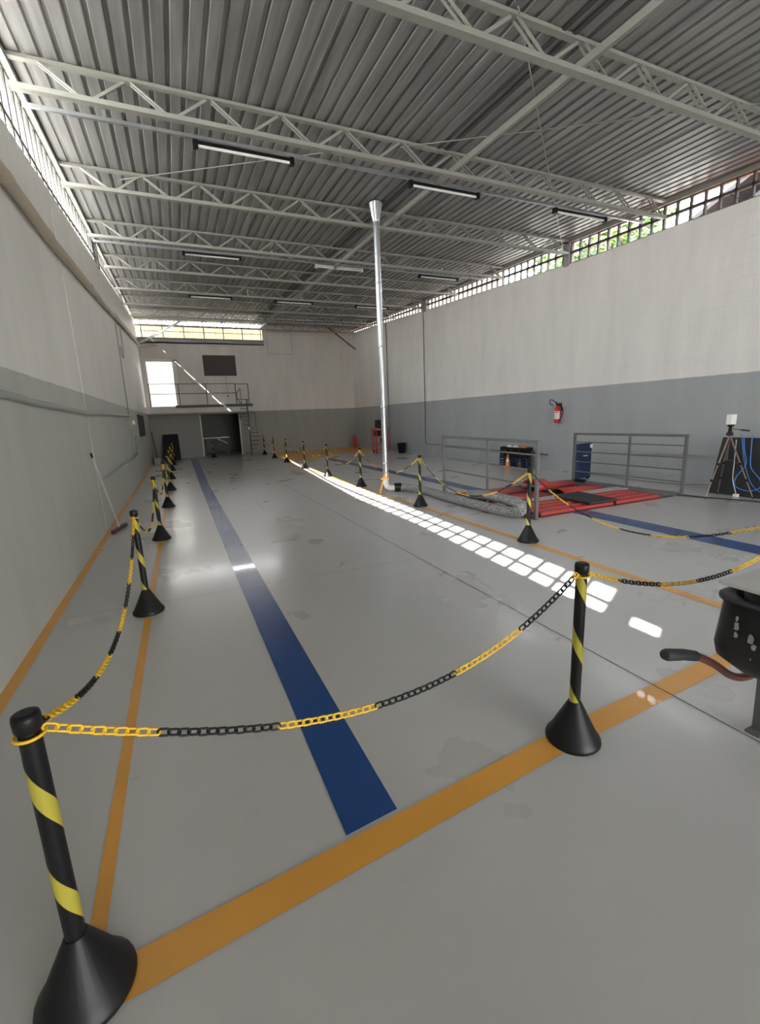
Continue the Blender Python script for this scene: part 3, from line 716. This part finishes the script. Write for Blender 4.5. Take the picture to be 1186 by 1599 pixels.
b.tube(smooth([(8.40, 4.38, 1.03), (8.42, 4.36, .8), (8.46, 4.33, .55), (8.40, 4.42, .33), (8.38, 4.40, .18), (8.42, 4.22, .12), (8.45, 4.08, .2), (8.45, 4.10, .32), (8.44, 4.24, .5), (8.44, 4.27, .75), (8.44, 4.28, 1.02)], 8), .007, 6)
b.tube(smooth([(8.38, 4.40, 1.03), (8.40, 4.37, .8), (8.44, 4.32, .5), (8.42, 4.18, .22), (8.42, 4.0, .10), (8.44, 3.7, .03), (8.44, 3.2, .01)], 8), .006, 6)
tag(b.build('blue_cable', M_bluec), 'looped bright blue cable hanging from the tripod before the black board', 'cable')
b = MB(); b.add([(8.50, 4.88, 0), (8.53, 4.88, 0), (8.53, 2.9, 0), (8.50, 2.9, 0), (8.60, 4.80, .97), (8.63, 4.80, .97), (8.63, 2.9, .97), (8.60, 2.9, .97)],
          [(0,1,2,3),(7,6,5,4),(0,4,5,1),(1,5,6,2),(2,6,7,3),(3,7,4,0)])
bd = tag(b.build('black_board', M_blk, bevel=.004), 'large black board leaning at the right wall behind the tripod', 'board')
b = MB(); b.tube(smooth([(7.80, 5.0, .012), (7.95, 4.6, .012), (8.1, 4.2, .012), (8.2, 3.8, .012), (8.3, 3.0, .012)], 6), .012, 8); b.tube(smooth([(7.66, 7.0, .02), (7.82, 7.0, .012), (7.93, 6.2, .012), (7.95, 5.4, .012), (7.90, 5.0, .012), (7.95, 4.6, .012)], 6), .012, 8)
tag(b.build('floor_cable', M_rubber), 'thick black cable running on the floor from the test bed to the right edge', 'cable')
b = MB(); b.tube(smooth([(8.90, 8.0, .02), (8.86, 7.0, .02), (8.80, 6.3, .02), (8.86, 5.6, .03), (8.75, 5.1, .09), (8.7, 4.9, .10)], 8), .006, 6)
tag(b.build('wall_cable', M_dark), 'thin dark cable lying along the foot of the right wall', 'cable')
# conduits on the right wall
b = MB(); b.tube([(8.92, 15.75, 5.3), (8.92, 15.75, .50), (8.92, 15.62, .43), (8.92, 9.2, .39)], .014, 8)
tag(b.build('wall_conduit', M_grey), 'thin grey conduit dropping down the right wall and turning towards the camera', 'conduit')
b = MB(); b.tube([(8.92, 19.1, 5.55), (8.92, 19.1, .02)], .02, 8)
tag(b.build('wall_conduit', M_grey), 'grey vertical conduit on the right wall directly behind the flue pipe', 'conduit')

# crates and workshop bits by the right wall
def crate(x, y, z, m, lab, h=.27):
    r = thing('plastic_crate', lab, 'crate', (x, y, z), 'stacked plastic crates')
    b = MB(); w, l = .30, .44
    b.box((-w/2, -l/2, 0), (w/2, l/2, .012))
    for sx_ in (-1, 1):
        for k in range(4): b.box((sx_*w/2-.006, -l/2, .02+k*(h-.03)/3.2), (sx_*w/2+.006, l/2, .02+k*(h-.03)/3.2+.03))
        for k in range(4): b.box((-w/2, sx_*l/2-.006, .02+k*(h-.03)/3.2), (w/2, sx_*l/2+.006, .02+k*(h-.03)/3.2+.03))
        for sy_ in (-1, 0, 1): b.box((sx_*w/2-.008, sy_*(l/2-.02)-.018, 0), (sx_*w/2+.008, sy_*(l/2-.02)+.018, h))
        b.box((-.02, sx_*l/2-.008, 0), (.02, sx_*l/2+.008, h))
    b.build('lattice_body', m, r); 
    b = MB(); b.box((-w/2-.012, -l/2-.012, h-.02), (-w/2+.008, l/2+.012, h)); b.box((w/2-.008, -l/2-.012, h-.02), (w/2+.012, l/2+.012, h)); b.box((-w/2, -l/2-.012, h-.02), (w/2, -l/2+.008, h)); b.box((-w/2, l/2-.008, h-.02), (w/2, l/2+.012, h)); b.build('rim', m, r)
crate(8.60, 9.88, 0, M_navy, 'navy blue plastic crate on the floor by the right wall, nearer of the bottom two')
crate(8.60, 10.36, 0, M_navy, 'navy blue plastic crate on the floor by the right wall, farther of the bottom two')
crate(8.62, 9.92, .272, M_black, 'black plastic crate stacked on the nearer blue crate', .2)
crate(8.62, 10.38, .272, M_black, 'black plastic crate stacked on the farther blue crate', .2)
cn = thing('traffic_cone', 'small orange cone with white band standing before the blue crates', 'cone', (8.38, 10.15, 0))
b = MB(); b.box((-.09, -.09, 0), (.09, .09, .02)); b.lathe([(.07, .02), (.047, .17)], 18); b.lathe([(.035, .25), (.015, .38)], 18, cap=True); b.build('cone_body', M_or, cn)
b = MB(); b.lathe([(.047, .17), (.035, .25)], 18); b.build('white_band', M_white, cn)
b = MB(); b.lathe([(.035, 0), (.035, .14), (.012, .18), (.012, .21)], 14); bt = tag(b.build('spray_bottle', M_or), 'orange bottle standing in the nearer bottom blue crate', 'bottle'); bt.location = (8.56, 9.88, .014)
tr_ = thing('tool_tray', 'long black tool tray lying on top of the black crates', 'tray', (8.62, 10.12, .474))
b = MB(); b.box((-.16, -.50, 0), (.16, .46, .015)); b.box((-.16, -.50, 0), (-.15, .46, .10)); b.box((.15, -.50, 0), (.16, .46, .10)); b.box((-.16, -.51, 0), (.16, -.50, .10)); b.box((-.16, .45, 0), (.16, .46, .10)); b.build('tray_body', M_black, tr_)
b = MB(); b.bar((-.1, -.48, .09), (-.12, -.72, .11), .05, .02); b.build('handle', M_black, tr_)
def helmet(x, y, z, m, lab):
    b = MB(); b.lathe([(.125, 0), (.12, .01), (.105, .02), (.10, .06), (.075, .11), (.03, .135), (.004, .138)], 18); b.bar((-.1, 0, .008), (-.16, 0, .002), .12, .008)
    o = tag(b.build('safety_helmet', m), lab, 'helmet', 'safety helmets on the tray'); o.location = (x, y, z)
helmet(8.62, 10.38, .49, M_white, 'white helmet at the far end of the black tool tray')
helmet(8.62, 10.10, .49, M_white, 'white helmet in the middle of the black tool tray')
helmet(8.62, 9.80, .49, M_or, 'orange helmet at the near end of the black tool tray')

# tool trolley, bin, corner extinguisher
tt = thing('tool_trolley', 'red steel tool trolley with black monitor, behind the flue pipe by the right wall', 'trolley', (8.05, 18.2, 0))
b = MB()
for sx_ in (-.28, .28):
    for sy_ in (-.2, .2): b.box((sx_-.02, sy_-.02, .08), (sx_+.02, sy_+.02, 1.06))
b.build('frame', M_redp, tt)
for z in (.12, .40, .72, 1.04):
    b = MB(); b.box((-.3, -.22, z), (.3, .22, z+.035)); b.build('shelf', M_redp, tt)
for sx_ in (-.25, .25):
    for sy_ in (-.17, .17):
        b = MB(); b.tube([(sx_-.015, sy_, .045), (sx_+.015, sy_, .045)], .045, 12); b.box((sx_-.02, sy_-.02, .05), (sx_+.02, sy_+.02, .1)); b.build('caster', M_black, tt)
b = MB(); b.box((-.24, -.12, .76), (.02, .15, .98)); b.box((.06, -.12, .44), (.25, .15, .66)); b.build('toolbox', M_black, tt, bevel=.01)
b = MB(); b.box((-.24, -.06, 1.10), (.24, .0, 1.43)); b.box((-.05, -.04, 1.075), (.05, .04, 1.12)); tag(b.build('monitor', M_black, bevel=.006), 'black monitor standing on top of the red tool trolley', 'monitor').location = (8.05, 18.2, 0)
b = MB(); b.lathe([(.13, 0), (.15, .02), (.19, .40), (.20, .41), (.20, .43), (.185, .43), (.145, .03), (.0, .03)], 24, cap=False)
b.lathe([(.13, 0), (.0, 0)], 24, cap=False); bn = tag(b.build('waste_bin', M_black), 'black round plastic bin on the floor right of the red trolley', 'bin'); bn.location = (8.68, 17.4, 0)
b = MB(); b.lathe([(.09, 0), (.105, .02), (.105, .52), (.08, .58), (.03, .62), (.03, .66)], 20); b.bar((0, 0, .66), (-.08, -.1, .70), .03, .02); ce = thing('floor_extinguisher', 'red cylinder standing on the orange floor in the far right corner', 'fire extinguisher', (8.55, 22.7, 0)); b.build('cylinder', M_redp, ce)

# ------------------------------------------------------------------ things along the left wall
sq = thing('floor_squeegee', 'floor squeegee with long pale pole leaning on the left wall', 'squeegee', (-1.0, 7.80, 0))
b = MB(); b.tube([(-1.0, 7.80, .06), (-1.125, 7.30, 1.19)], .011, 10); P(b.build('pole', M_wood), sq)
b = MB(); b.tube([(-1.122, 7.31, 1.16), (-1.127, 7.29, 1.22)], .014, 10); P(b.build('pole_cap', M_black), sq)
b = MB(); b.bar((-1.06, 7.54, .035), (-.94, 8.06, .035), .05, .05); P(b.build('head', mat('dark_maroon', (.07, .025, .03), .5)), sq)
b = MB(); b.bar((-1.06, 7.54, .008), (-.94, 8.06, .008), .012, .016); P(b.build('blade', M_black), sq)
pp = thing('drain_pipe', 'thick beige plastic pipe climbing along the upper left wall', 'pipe', (-1.09, 0, 3.7))
dp = [(-1.09, YF+.1, 3.55), (-1.09, 3.0, 3.62), (-1.09, 7.0, 3.74), (-1.09, 10.8, 4.03), (-1.09, 16, 4.5), (-1.09, 22.9, 5.02), (-1.05, 23.2, 5.08), (-.8, 23.25, 5.10), (-.42, 23.25, 5.10)]
b = MB(); b.tube(dp, .055, 16); P(b.build('pipe', M_pvc), pp)
for t_y in (5.2, 6.6, 9.6, 13.5, 18):
    zc = lp(t_y, [(-5, 3.55), (3, 3.62), (7, 3.74), (10.8, 4.03), (16, 4.5), (23, 5.02)])
    z2 = lp(t_y+.12, [(-5, 3.55), (3, 3.62), (7, 3.74), (10.8, 4.03), (16, 4.5), (23, 5.02)])
    b = MB(); b.tube([(-1.09, t_y, zc), (-1.09, t_y+.12, z2)], .062, 16); P(b.build('coupling', M_pvc), pp)
b = MB(); b.tube(smooth([(-1.14, YF+.1, 1.84), (-1.14, 3.0, 1.83), (-1.14, 5.0, 1.80), (-1.12, 6.3, 1.78), (-1.10, 7.6, 1.76), (-1.10, 8.5, 1.79), (-1.14, 9.5, 1.80), (-1.14, 13.9, 1.84)], 6), .030, 10)
tag(b.build('wall_conduit', M_grpipe), 'painted grey conduit running along the left wall just below the white paint', 'conduit')
sb = thing('switch_box', 'small pale switch box at the end of the left wall conduit', 'switch box', (-1.13, 14.0, 1.55))
b = MB(); b.box((-1.17, 13.9, 1.52), (-1.07, 14.1, 1.86)); P(b.build('enclosure', M_grpipe, bevel=.005), sb)
b = MB(); b.box((-1.08, 13.82, 1.62), (-1.02, 13.95, 1.72)); P(b.build('socket', M_white, bevel=.005), sb)
b = MB(); b.tube([(-1.14, 13.95, 1.52), (-1.14, 14.1, .82)], .014, 8); b.tube([(-1.14, 14.9, 1.3), (-1.14, 15.0, .80)], .02, 8)
b.tube(smooth([(-1.14, 15.0, .80), (-1.14, 14.2, .74), (-1.13, 12.5, .73), (-1.14, 11, .78), (-1.13, 10, .77), (-1.14, 8.3, .76)], 6), .018, 8)
tag(b.build('wall_conduit', M_grpipe), 'grey conduits dropping from the switch box and running low along the left wall', 'conduit')
b = MB(); b.tube([(-1.145, 14.05, 4.2), (-1.145, 13.98, 1.86)], .008, 6); b.tube(smooth([(-1.14, 15.2, 4.3), (-1.14, 15.2, 4.0), (-1.14, 15.0, 3.5), (-1.14, 14.6, 3.45), (-1.14, 14.4, 3.7)], 6), .008, 6)
tag(b.build('hanging_wire', M_dark), 'thin dark wires hanging down the upper left wall above the switch box', 'wire')
b = MB(); b.box((XL, 17.1, 1.22), (XL+.02, 19.9, 1.96)); tag(b.build('opening_panel', M_blk), 'dark flat panel standing in for the shaded opening in the far left wall', 'panel')  # flat black sheet, its colour stands for the shade inside a wall opening
b = MB(); b.add([(-.72, 22.5, 0), (.0, 22.6, 0), (.0, 22.64, 0), (-.72, 22.54, 0), (-.66, 23.3, 1.15), (-.02, 23.35, 1.15), (-.02, 23.39, 1.15), (-.66, 23.34, 1.15)], [(3,2,1,0),(4,5,6,7),(0,1,5,4),(1,2,6,5),(2,3,7,6),(3,0,4,7)])
tag(b.build('black_board', M_blk), 'black board leaning at the back wall behind the left stanchion row', 'board')
b = MB(); b.box((-.13, -.16, 0), (.13, .16, .28)); o = tag(b.build('cardboard_box', mat('grey_card', (.28, .27, .25), .8), bevel=.004), 'small grey box by the left wall near the black leaning board', 'box'); o.location = (-.93, 20.5, 0); o.rotation_euler = (0, 0, .3)
b = MB(); b.tube([(-.98, 22.9, .01), (-1.1, 23.3, 1.3)], .02, 8); tag(b.build('pole', M_dark), 'dark pole leaning in the far left corner, left of the black board', 'pole', None)

# ------------------------------------------------------------------ balcony, railing, spiral stair
b = MB(); b.box((XL, 22.5, 2.02), (3.35, YB, 2.36)); bal = b.build('floor_balcony', M_wb, kind='structure')
br = thing('balcony_railing', 'dark steel railing along the balcony in front of the bright doorway', 'railing', (1.1, 22.5, 2.36))
b = MB(); b.box((.05, 22.46, 2.30), (3.4, 22.52, 2.42)); P(b.build('edge_channel', M_dark), br)
for x in (-.93, .25, 1.40, 2.68, 3.25):
    b = MB(); b.box((x-.018, 22.49, 2.36), (x+.018, 22.525, 3.34)); P(b.build('post', M_dark), br)
for z in (3.34, 2.92):
    b = MB(); b.box((-.95, 22.495, z-.015), (2.70, 22.52, z+.015)); P(b.build('rail', M_dark), br)
b = MB(); b.box((2.68, 22.495, 3.31), (3.27, 22.52, 3.34)); b.box((2.68, 22.495, 2.60), (3.27, 22.52, 2.63)); P(b.build('end_rail', M_dark), br)
ss = thing('spiral_stair', 'dark steel spiral stair rising from the floor to the balcony', 'stair', (3.12, 22.35, 0))
b = MB(); b.tube([(3.12, 22.35, 0), (3.12, 22.35, 2.6)], .032, 12); P(b.build('centre_pole', M_dark), ss)
for i in range(12):
    z = .16 + i * .185; a = math.radians(165 + 32 * (i - 11)) + PI*.35
    b = MB(); c, s_ = math.cos, math.sin
    a0, a1 = a - .24, a + .24; R_ = .46
    poly = [(3.12 + .05*c(a0), 22.35 + .05*s_(a0)), (3.12 + R_*c(a0), 22.35 + R_*s_(a0)), (3.12 + R_*c(a1), 22.35 + R_*s_(a1)), (3.12 + .05*c(a1), 22.35 + .05*s_(a1))]
    b.prism(poly, z-.03, z); P(b.build('tread', M_dark, origin=(3.12, 22.35, z)), ss)
pts = []
for i in range(5, 12, 3):
    a = math.radians(165 + 32 * (i - 11)) + PI*.35; z = .2 + i*.185
    b = MB(); q = (3.12 + 0.44*math.cos(a), 22.35 + 0.44*math.sin(a)); b.tube([(*q, z), (*q, z+.85)], .013, 6); P(b.build('baluster', M_dark), ss)
pts = []
for k_ in range(5*4, 11*4+1):
    i = k_/4; a = math.radians(165 + 32 * (i - 11)) + PI*.35; pts.append((3.12 + 0.44*math.cos(a), 22.35 + 0.44*math.sin(a), .2 + i*.185 + .85))
b = MB(); b.tube(pts, .015, 6); P(b.build('handrail', M_dark), ss)

b = MB(); b.box((1.46, YB-.03, 3.78), (2.93, YB-.002, 4.71)); tag(b.build('brown_panel', M_brown, bevel=.004), 'large dark brown rectangular board on the wall above the balcony', 'board')
b = MB(); b.tube([(2.43, YB-.03, 2.85), (2.40, YB-.03, 3.75)], .008, 6); b.box((2.40, YB-.05, 2.80), (2.46, YB, 2.86)); tag(b.build('wall_wire', M_dark), 'thin wire dropping from the brown board to a small box on the balcony wall', 'wire')
b = MB(); b.box((.16, YB-.02, 2.36), (.30, YB, 4.52)); b.box((-.98, YB-.02, 4.42), (.30, YB, 4.52)); b.build('trim_5', M_jamb, kind='structure')

# bench seen in the store opening
bn = thing('work_bench', 'pale workbench top on dark legs inside the dark lower opening', 'bench', (1.9, 24.3, 0))
b = MB(); b.box((1.10, 24.05, .84), (2.35, 24.45, .89)); P(b.build('bench_top', mat('pale_top', (.6, .6, .58), .4)), bn)
for x in (1.2, 2.25):
    for y in (24.1, 24.4):
        b = MB(); b.box((x-.02, y-.02, 0), (x+.02, y+.02, .84)); P(b.build('leg', M_dark), bn)
b = MB(); b.bar((1.75, 24.08, .82), (2.25, 24.08, .55), .03, .03); P(b.build('brace', M_white), bn)

# ------------------------------------------------------------------ wheelbarrow at the right edge
wbw = thing('wheelbarrow', 'black plastic wheelbarrow with red-brown tube handles, cut by the right edge', 'wheelbarrow', (2.3, .7, 0))
def barrow_handle(y):
    pts = smooth([(1.60, y, .62), (1.76, y, .575), (1.92, y+.01, .49), (2.06, y+.01, .395), (2.16, y, .365), (2.35, y, .355), (2.8, y*.8+.13, .33), (3.15, .65 + (y-.65)*.3, .22)], 6)
    b = MB(); b.tube(pts, .0165, 12); P(b.build('handle_tube', M_rust), wbw)
    b = MB(); b.tube([(1.585, y, .624), (1.60, y, .62), (1.70, y, .594), (1.775, y, .568)], [.019, .024, .0225, .021], 14); P(b.build('grip', M_rubber), wbw)
barrow_handle(1.0); barrow_handle(.36)
for y in (1.02, .34):
    b = MB(); b.bar((2.36, y, .36), (2.38, y, .0), .045, .035, up=(1,0,0)); b.box((2.32, y-.03, 0), (2.44, y+.03, .012)); P(b.build('leg', M_grey), wbw)
b = MB(); secs = []
def rrect(x0, x1, y0, y1, r, z, n=6):
    out = []
    for cx, cy, a0 in ((x1-r, y1-r, 0), (x0+r, y1-r, PI/2), (x0+r, y0+r, PI), (x1-r, y0+r, 1.5*PI)):
        for i in range(n+1):
            a = a0 + PI/2*i/n; out.append((cx + r*math.cos(a), cy + r*math.sin(a), z))
    return out
S1 = [rrect(2.16, 2.7, .45, .90, .10, .385), rrect(2.10, 2.8, .38, .95, .12, .41), rrect(1.95, 2.83, .34, .995, .10, .49), rrect(1.885, 2.86, .32, 1.02, .08, .55), rrect(1.872, 2.88, .30, 1.025, .08, .60), rrect(1.915, 2.95, .28, 1.03, .08, .775), rrect(1.90, 2.97, .26, 1.045, .09, .78), rrect(1.90, 2.97, .26, 1.045, .09, .795),
      rrect(1.94, 2.93, .30, 1.02, .12, .795), rrect(1.93, 2.84, .36, 1.0, .13, .56), rrect(2.02, 2.75, .45, .92, .12, .43)]
n = len(S1[0]); vs = [v for s_ in S1 for v in s_]
fs = [(i*n+j, i*n+(j+1) % n, (i+1)*n+(j+1) % n, (i+1)*n+j) for i in range(len(S1)-1) for j in range(n)] + [tuple(range(n))[::-1], tuple(range((len(S1)-1)*n, len(S1)*n))]
b.add(vs, fs, 0, True); P(b.build('tub', M_barrow), wbw)
M_cement = mat('dried_cement', (.30, .29, .26), .9, var=.3, scale=30)
b = MB(); rnd = random.Random(3)
def blob(cy, cz, r):
    b = MB(); vs = []; k = 9
    for i in range(k):
        t = 2*PI*i/k; q = r*(.6 + .6*rnd.random()); vs.append(((1.872 + .043*(cz-.60)/.175 if cz > .6 else 1.872 + .013*(.60-cz)/.05) - .003, cy + q*math.cos(t)*.6, cz + q*math.sin(t)*1.3))
    b.add(vs, [tuple(range(k))]); P(b.build('cement_splash', M_cement), wbw)
for (cy, cz, r) in ((.935, .725, .011), (.93, .695, .016), (.925, .665, .012), (.875, .665, .018), (.86, .645, .014), (.86, .60, .004), (.80, .59, .005), (.72, .58, .004), (.82, .575, .004), (.70, .66, .004)): blob(cy, cz, r)

b = MB(); b.tube([(3.2+.17*math.cos(t), .65, .19+.17*math.sin(t)) for t in [2*PI*i/24 for i in range(24)]], .035, 10, closed=True); b.tube([(3.2, .58, .19), (3.2, .72, .19)], .03, 10); P(b.build('wheel', M_rubber), wbw)
b = MB(); b.bar((3.2, .55, .19), (3.2, .75, .19), .02, .02); P(b.build('axle', M_dark), wbw)
b = MB(); b.box((-.02, -.24, 0), (.5, .24, .012)); bo = tag(b.build('cut_board', mat('pale_worn_board', (.50, .49, .46), .7, var=.15)), 'pale thin board lying across the rim of the black wheelbarrow', 'board')
bo.location = (1.93, .78, .842)
b = MB(); vs = rrect(2.0, 2.85, .34, .985, .11, .60) + rrect(1.96, 2.9, .31, 1.005, .12, .838) + rrect(1.985, 2.875, .33, .985, .11, .838) + rrect(2.02, 2.83, .36, .965, .10, .62); n = len(vs)//4
b.add(vs, [(i*n+j, i*n+(j+1) % n, (i+1)*n+(j+1) % n, (i+1)*n+j) for i in range(3) for j in range(n)] + [tuple(range(n))[::-1], tuple(range(3*n, 4*n))], 0, True); bk = tag(b.build('mortar_tub', M_barrow), 'second black tub nested inside the wheelbarrow, under the pale board', 'tub')
b = MB(); b.tube([(2.72, .6, .90), (2.65, .6, .86)], .02, 8)

# ------------------------------------------------------------------ outside
M_ground = mat('pale_ground', (.42, .39, .34), .9, var=.15)
b = MB(); b.add([(-60, -60, -.21), (70, -60, -.21), (70, 90, -.21), (-60, 90, -.21)], [(0,1,2,3)]); b.build('ground', M_ground, kind='structure')
M_nroof = mat('dark_fibre_roof', (.006, .006, .008), .8, var=.2)
M_pink = mat('pinkish_brown_wall', (.13, .085, .07), .85, var=.1)
nh = thing('neighbour_house', 'dark gabled roof of a house seen through the right window strip near the edge', 'house', (13, 3.6, 0))
b = MB(); b.box((11.2, .6, -.2), (16, 7.2, 5.2)); P(b.build('wall', M_nroof), nh)
b = MB()
for sy_, y_ in ((1, 7.8), (-1, -.6)):
    b.add([(10.9, y_, 5.35), (16.3, y_, 5.35), (16.3, 3.6, 7.0), (10.9, 3.6, 7.0), (10.9, y_, 5.25), (16.3, y_, 5.25), (16.3, 3.6, 6.9), (10.9, 3.6, 6.9)], [(0,1,2,3),(7,6,5,4),(0,4,5,1),(1,5,6,2),(2,6,7,3),(3,7,4,0)])
P(b.build('roof', M_nroof), nh)
b = MB(); b.add([(11.2, .6, 5.2), (11.2, 7.2, 5.2), (11.2, 3.6, 6.8)], [(0,1,2)]); P(b.build('gable', M_nroof), nh)
nb = thing('neighbour_building', 'pinkish brown building seen through the far part of the right window strip', 'building', (12, 27, 0))
b = MB(); b.box((11.5, 18.6, -.2), (15, 38, 10)); P(b.build('wall', M_pink), nb)
b = MB()
for y in range(20, 37, 3): b.box((11.46, y, 6.6), (11.5, y+1.1, 7.9))
P(b.build('window', M_dark), nb)
# neighbour's sunlit terracotta lean-to under the right window strip, throws warm light on the roof
M_tile = mat('terracotta_tiles', (.50, .17, .08), .85, var=.2)
nt_ = MB(); nt_.add([(9.3, -2, 4.3), (11.1, -2, 3.7), (11.1, 9.0, 3.7), (9.3, 9.0, 4.3), (9.3, -2, 4.2), (11.1, -2, 3.6), (11.1, 9.0, 3.6), (9.3, 9.0, 4.2)], [(0,1,2,3),(7,6,5,4),(0,4,5,1),(1,5,6,2),(2,6,7,3),(3,7,4,0)])
nt_.build('ceiling_lean_to', M_tile, kind='structure')
M_leaf, t_, b_ = NM('green_leaves')
b_.inputs['Base Color'].default_value = (.16, .34, .05, 1); b_.inputs['Roughness'].default_value = .55
b_.inputs['Subsurface Weight'].default_value = 0; b_.inputs['Transmission Weight'].default_value = 0
oi = t_.nodes.new('ShaderNodeTexCoord'); nn = t_.nodes.new('ShaderNodeTexNoise'); nn.inputs['Scale'].default_value = 1.5; t_.links.new(oi.outputs['Object'], nn.inputs['Vector'])
cc = t_.nodes.new('ShaderNodeValToRGB'); cc.color_ramp.elements[0].color = (.035, .09, .012, 1); cc.color_ramp.elements[1].color = (.15, .25, .045, 1); t_.links.new(nn.outputs['Fac'], cc.inputs[0]); t_.links.new(cc.outputs[0], b_.inputs['Base Color'])
M_bark = mat('tree_bark', (.12, .09, .06), .9)
def tree(x, y, h, r, seed, lab):
    rd = random.Random(seed); t = thing('tree', lab, 'tree', (x, y, 0), 'trees outside the right window strip')
    b = MB(); b.tube([(0,0,-.2), (.1,.05,h*.35), (0,.1,h*.7)], [.22, .16, .08], 8)
    for k in range(6):
        a = k*1.05; b.tube([(.05, .05, h*(.4+.04*k)), (r*.6*math.cos(a), r*.6*math.sin(a), h*(.62+.04*k))], [.07, .03], 6)
    b.build('trunk', M_bark, t)
    b = MB(); vs = []; fs = []
    for k in range(2600):
        u, v, w_ = rd.gauss(0,1), rd.gauss(0,1), rd.gauss(0,1); q = math.sqrt(u*u+v*v+w_*w_); rad = r*(.45 + .55*rd.random()**.5) / q
        lump = 1 + .25*math.sin(3*u/q*2+seed)*math.cos(3*v/q*2)
        c = Vector((u*rad*lump, v*rad*lump, h*.74 + w_*rad*.75*lump)); d = Vector((rd.gauss(0,1), rd.gauss(0,1), rd.gauss(0,1))).normalized(); e = d.orthogonal().normalized(); s_ = .13 + .1*rd.random()
        o_ = len(vs); vs += [c - d*s_, c + e*s_*.5, c + d*s_, c - e*s_*.5]; fs.append((o_, o_+1, o_+2, o_+3))
    b.add(vs, fs); b.build('crown', M_leaf, t)
tree(14.5, 12.6, 10.2, 2.0, 1, 'leafy green tree outside the right windows, the one nearer the camera')
tree(18.2, 17.2, 12.0, 2.2, 2, 'leafy green tree outside the right windows, farther behind the nearer tree')
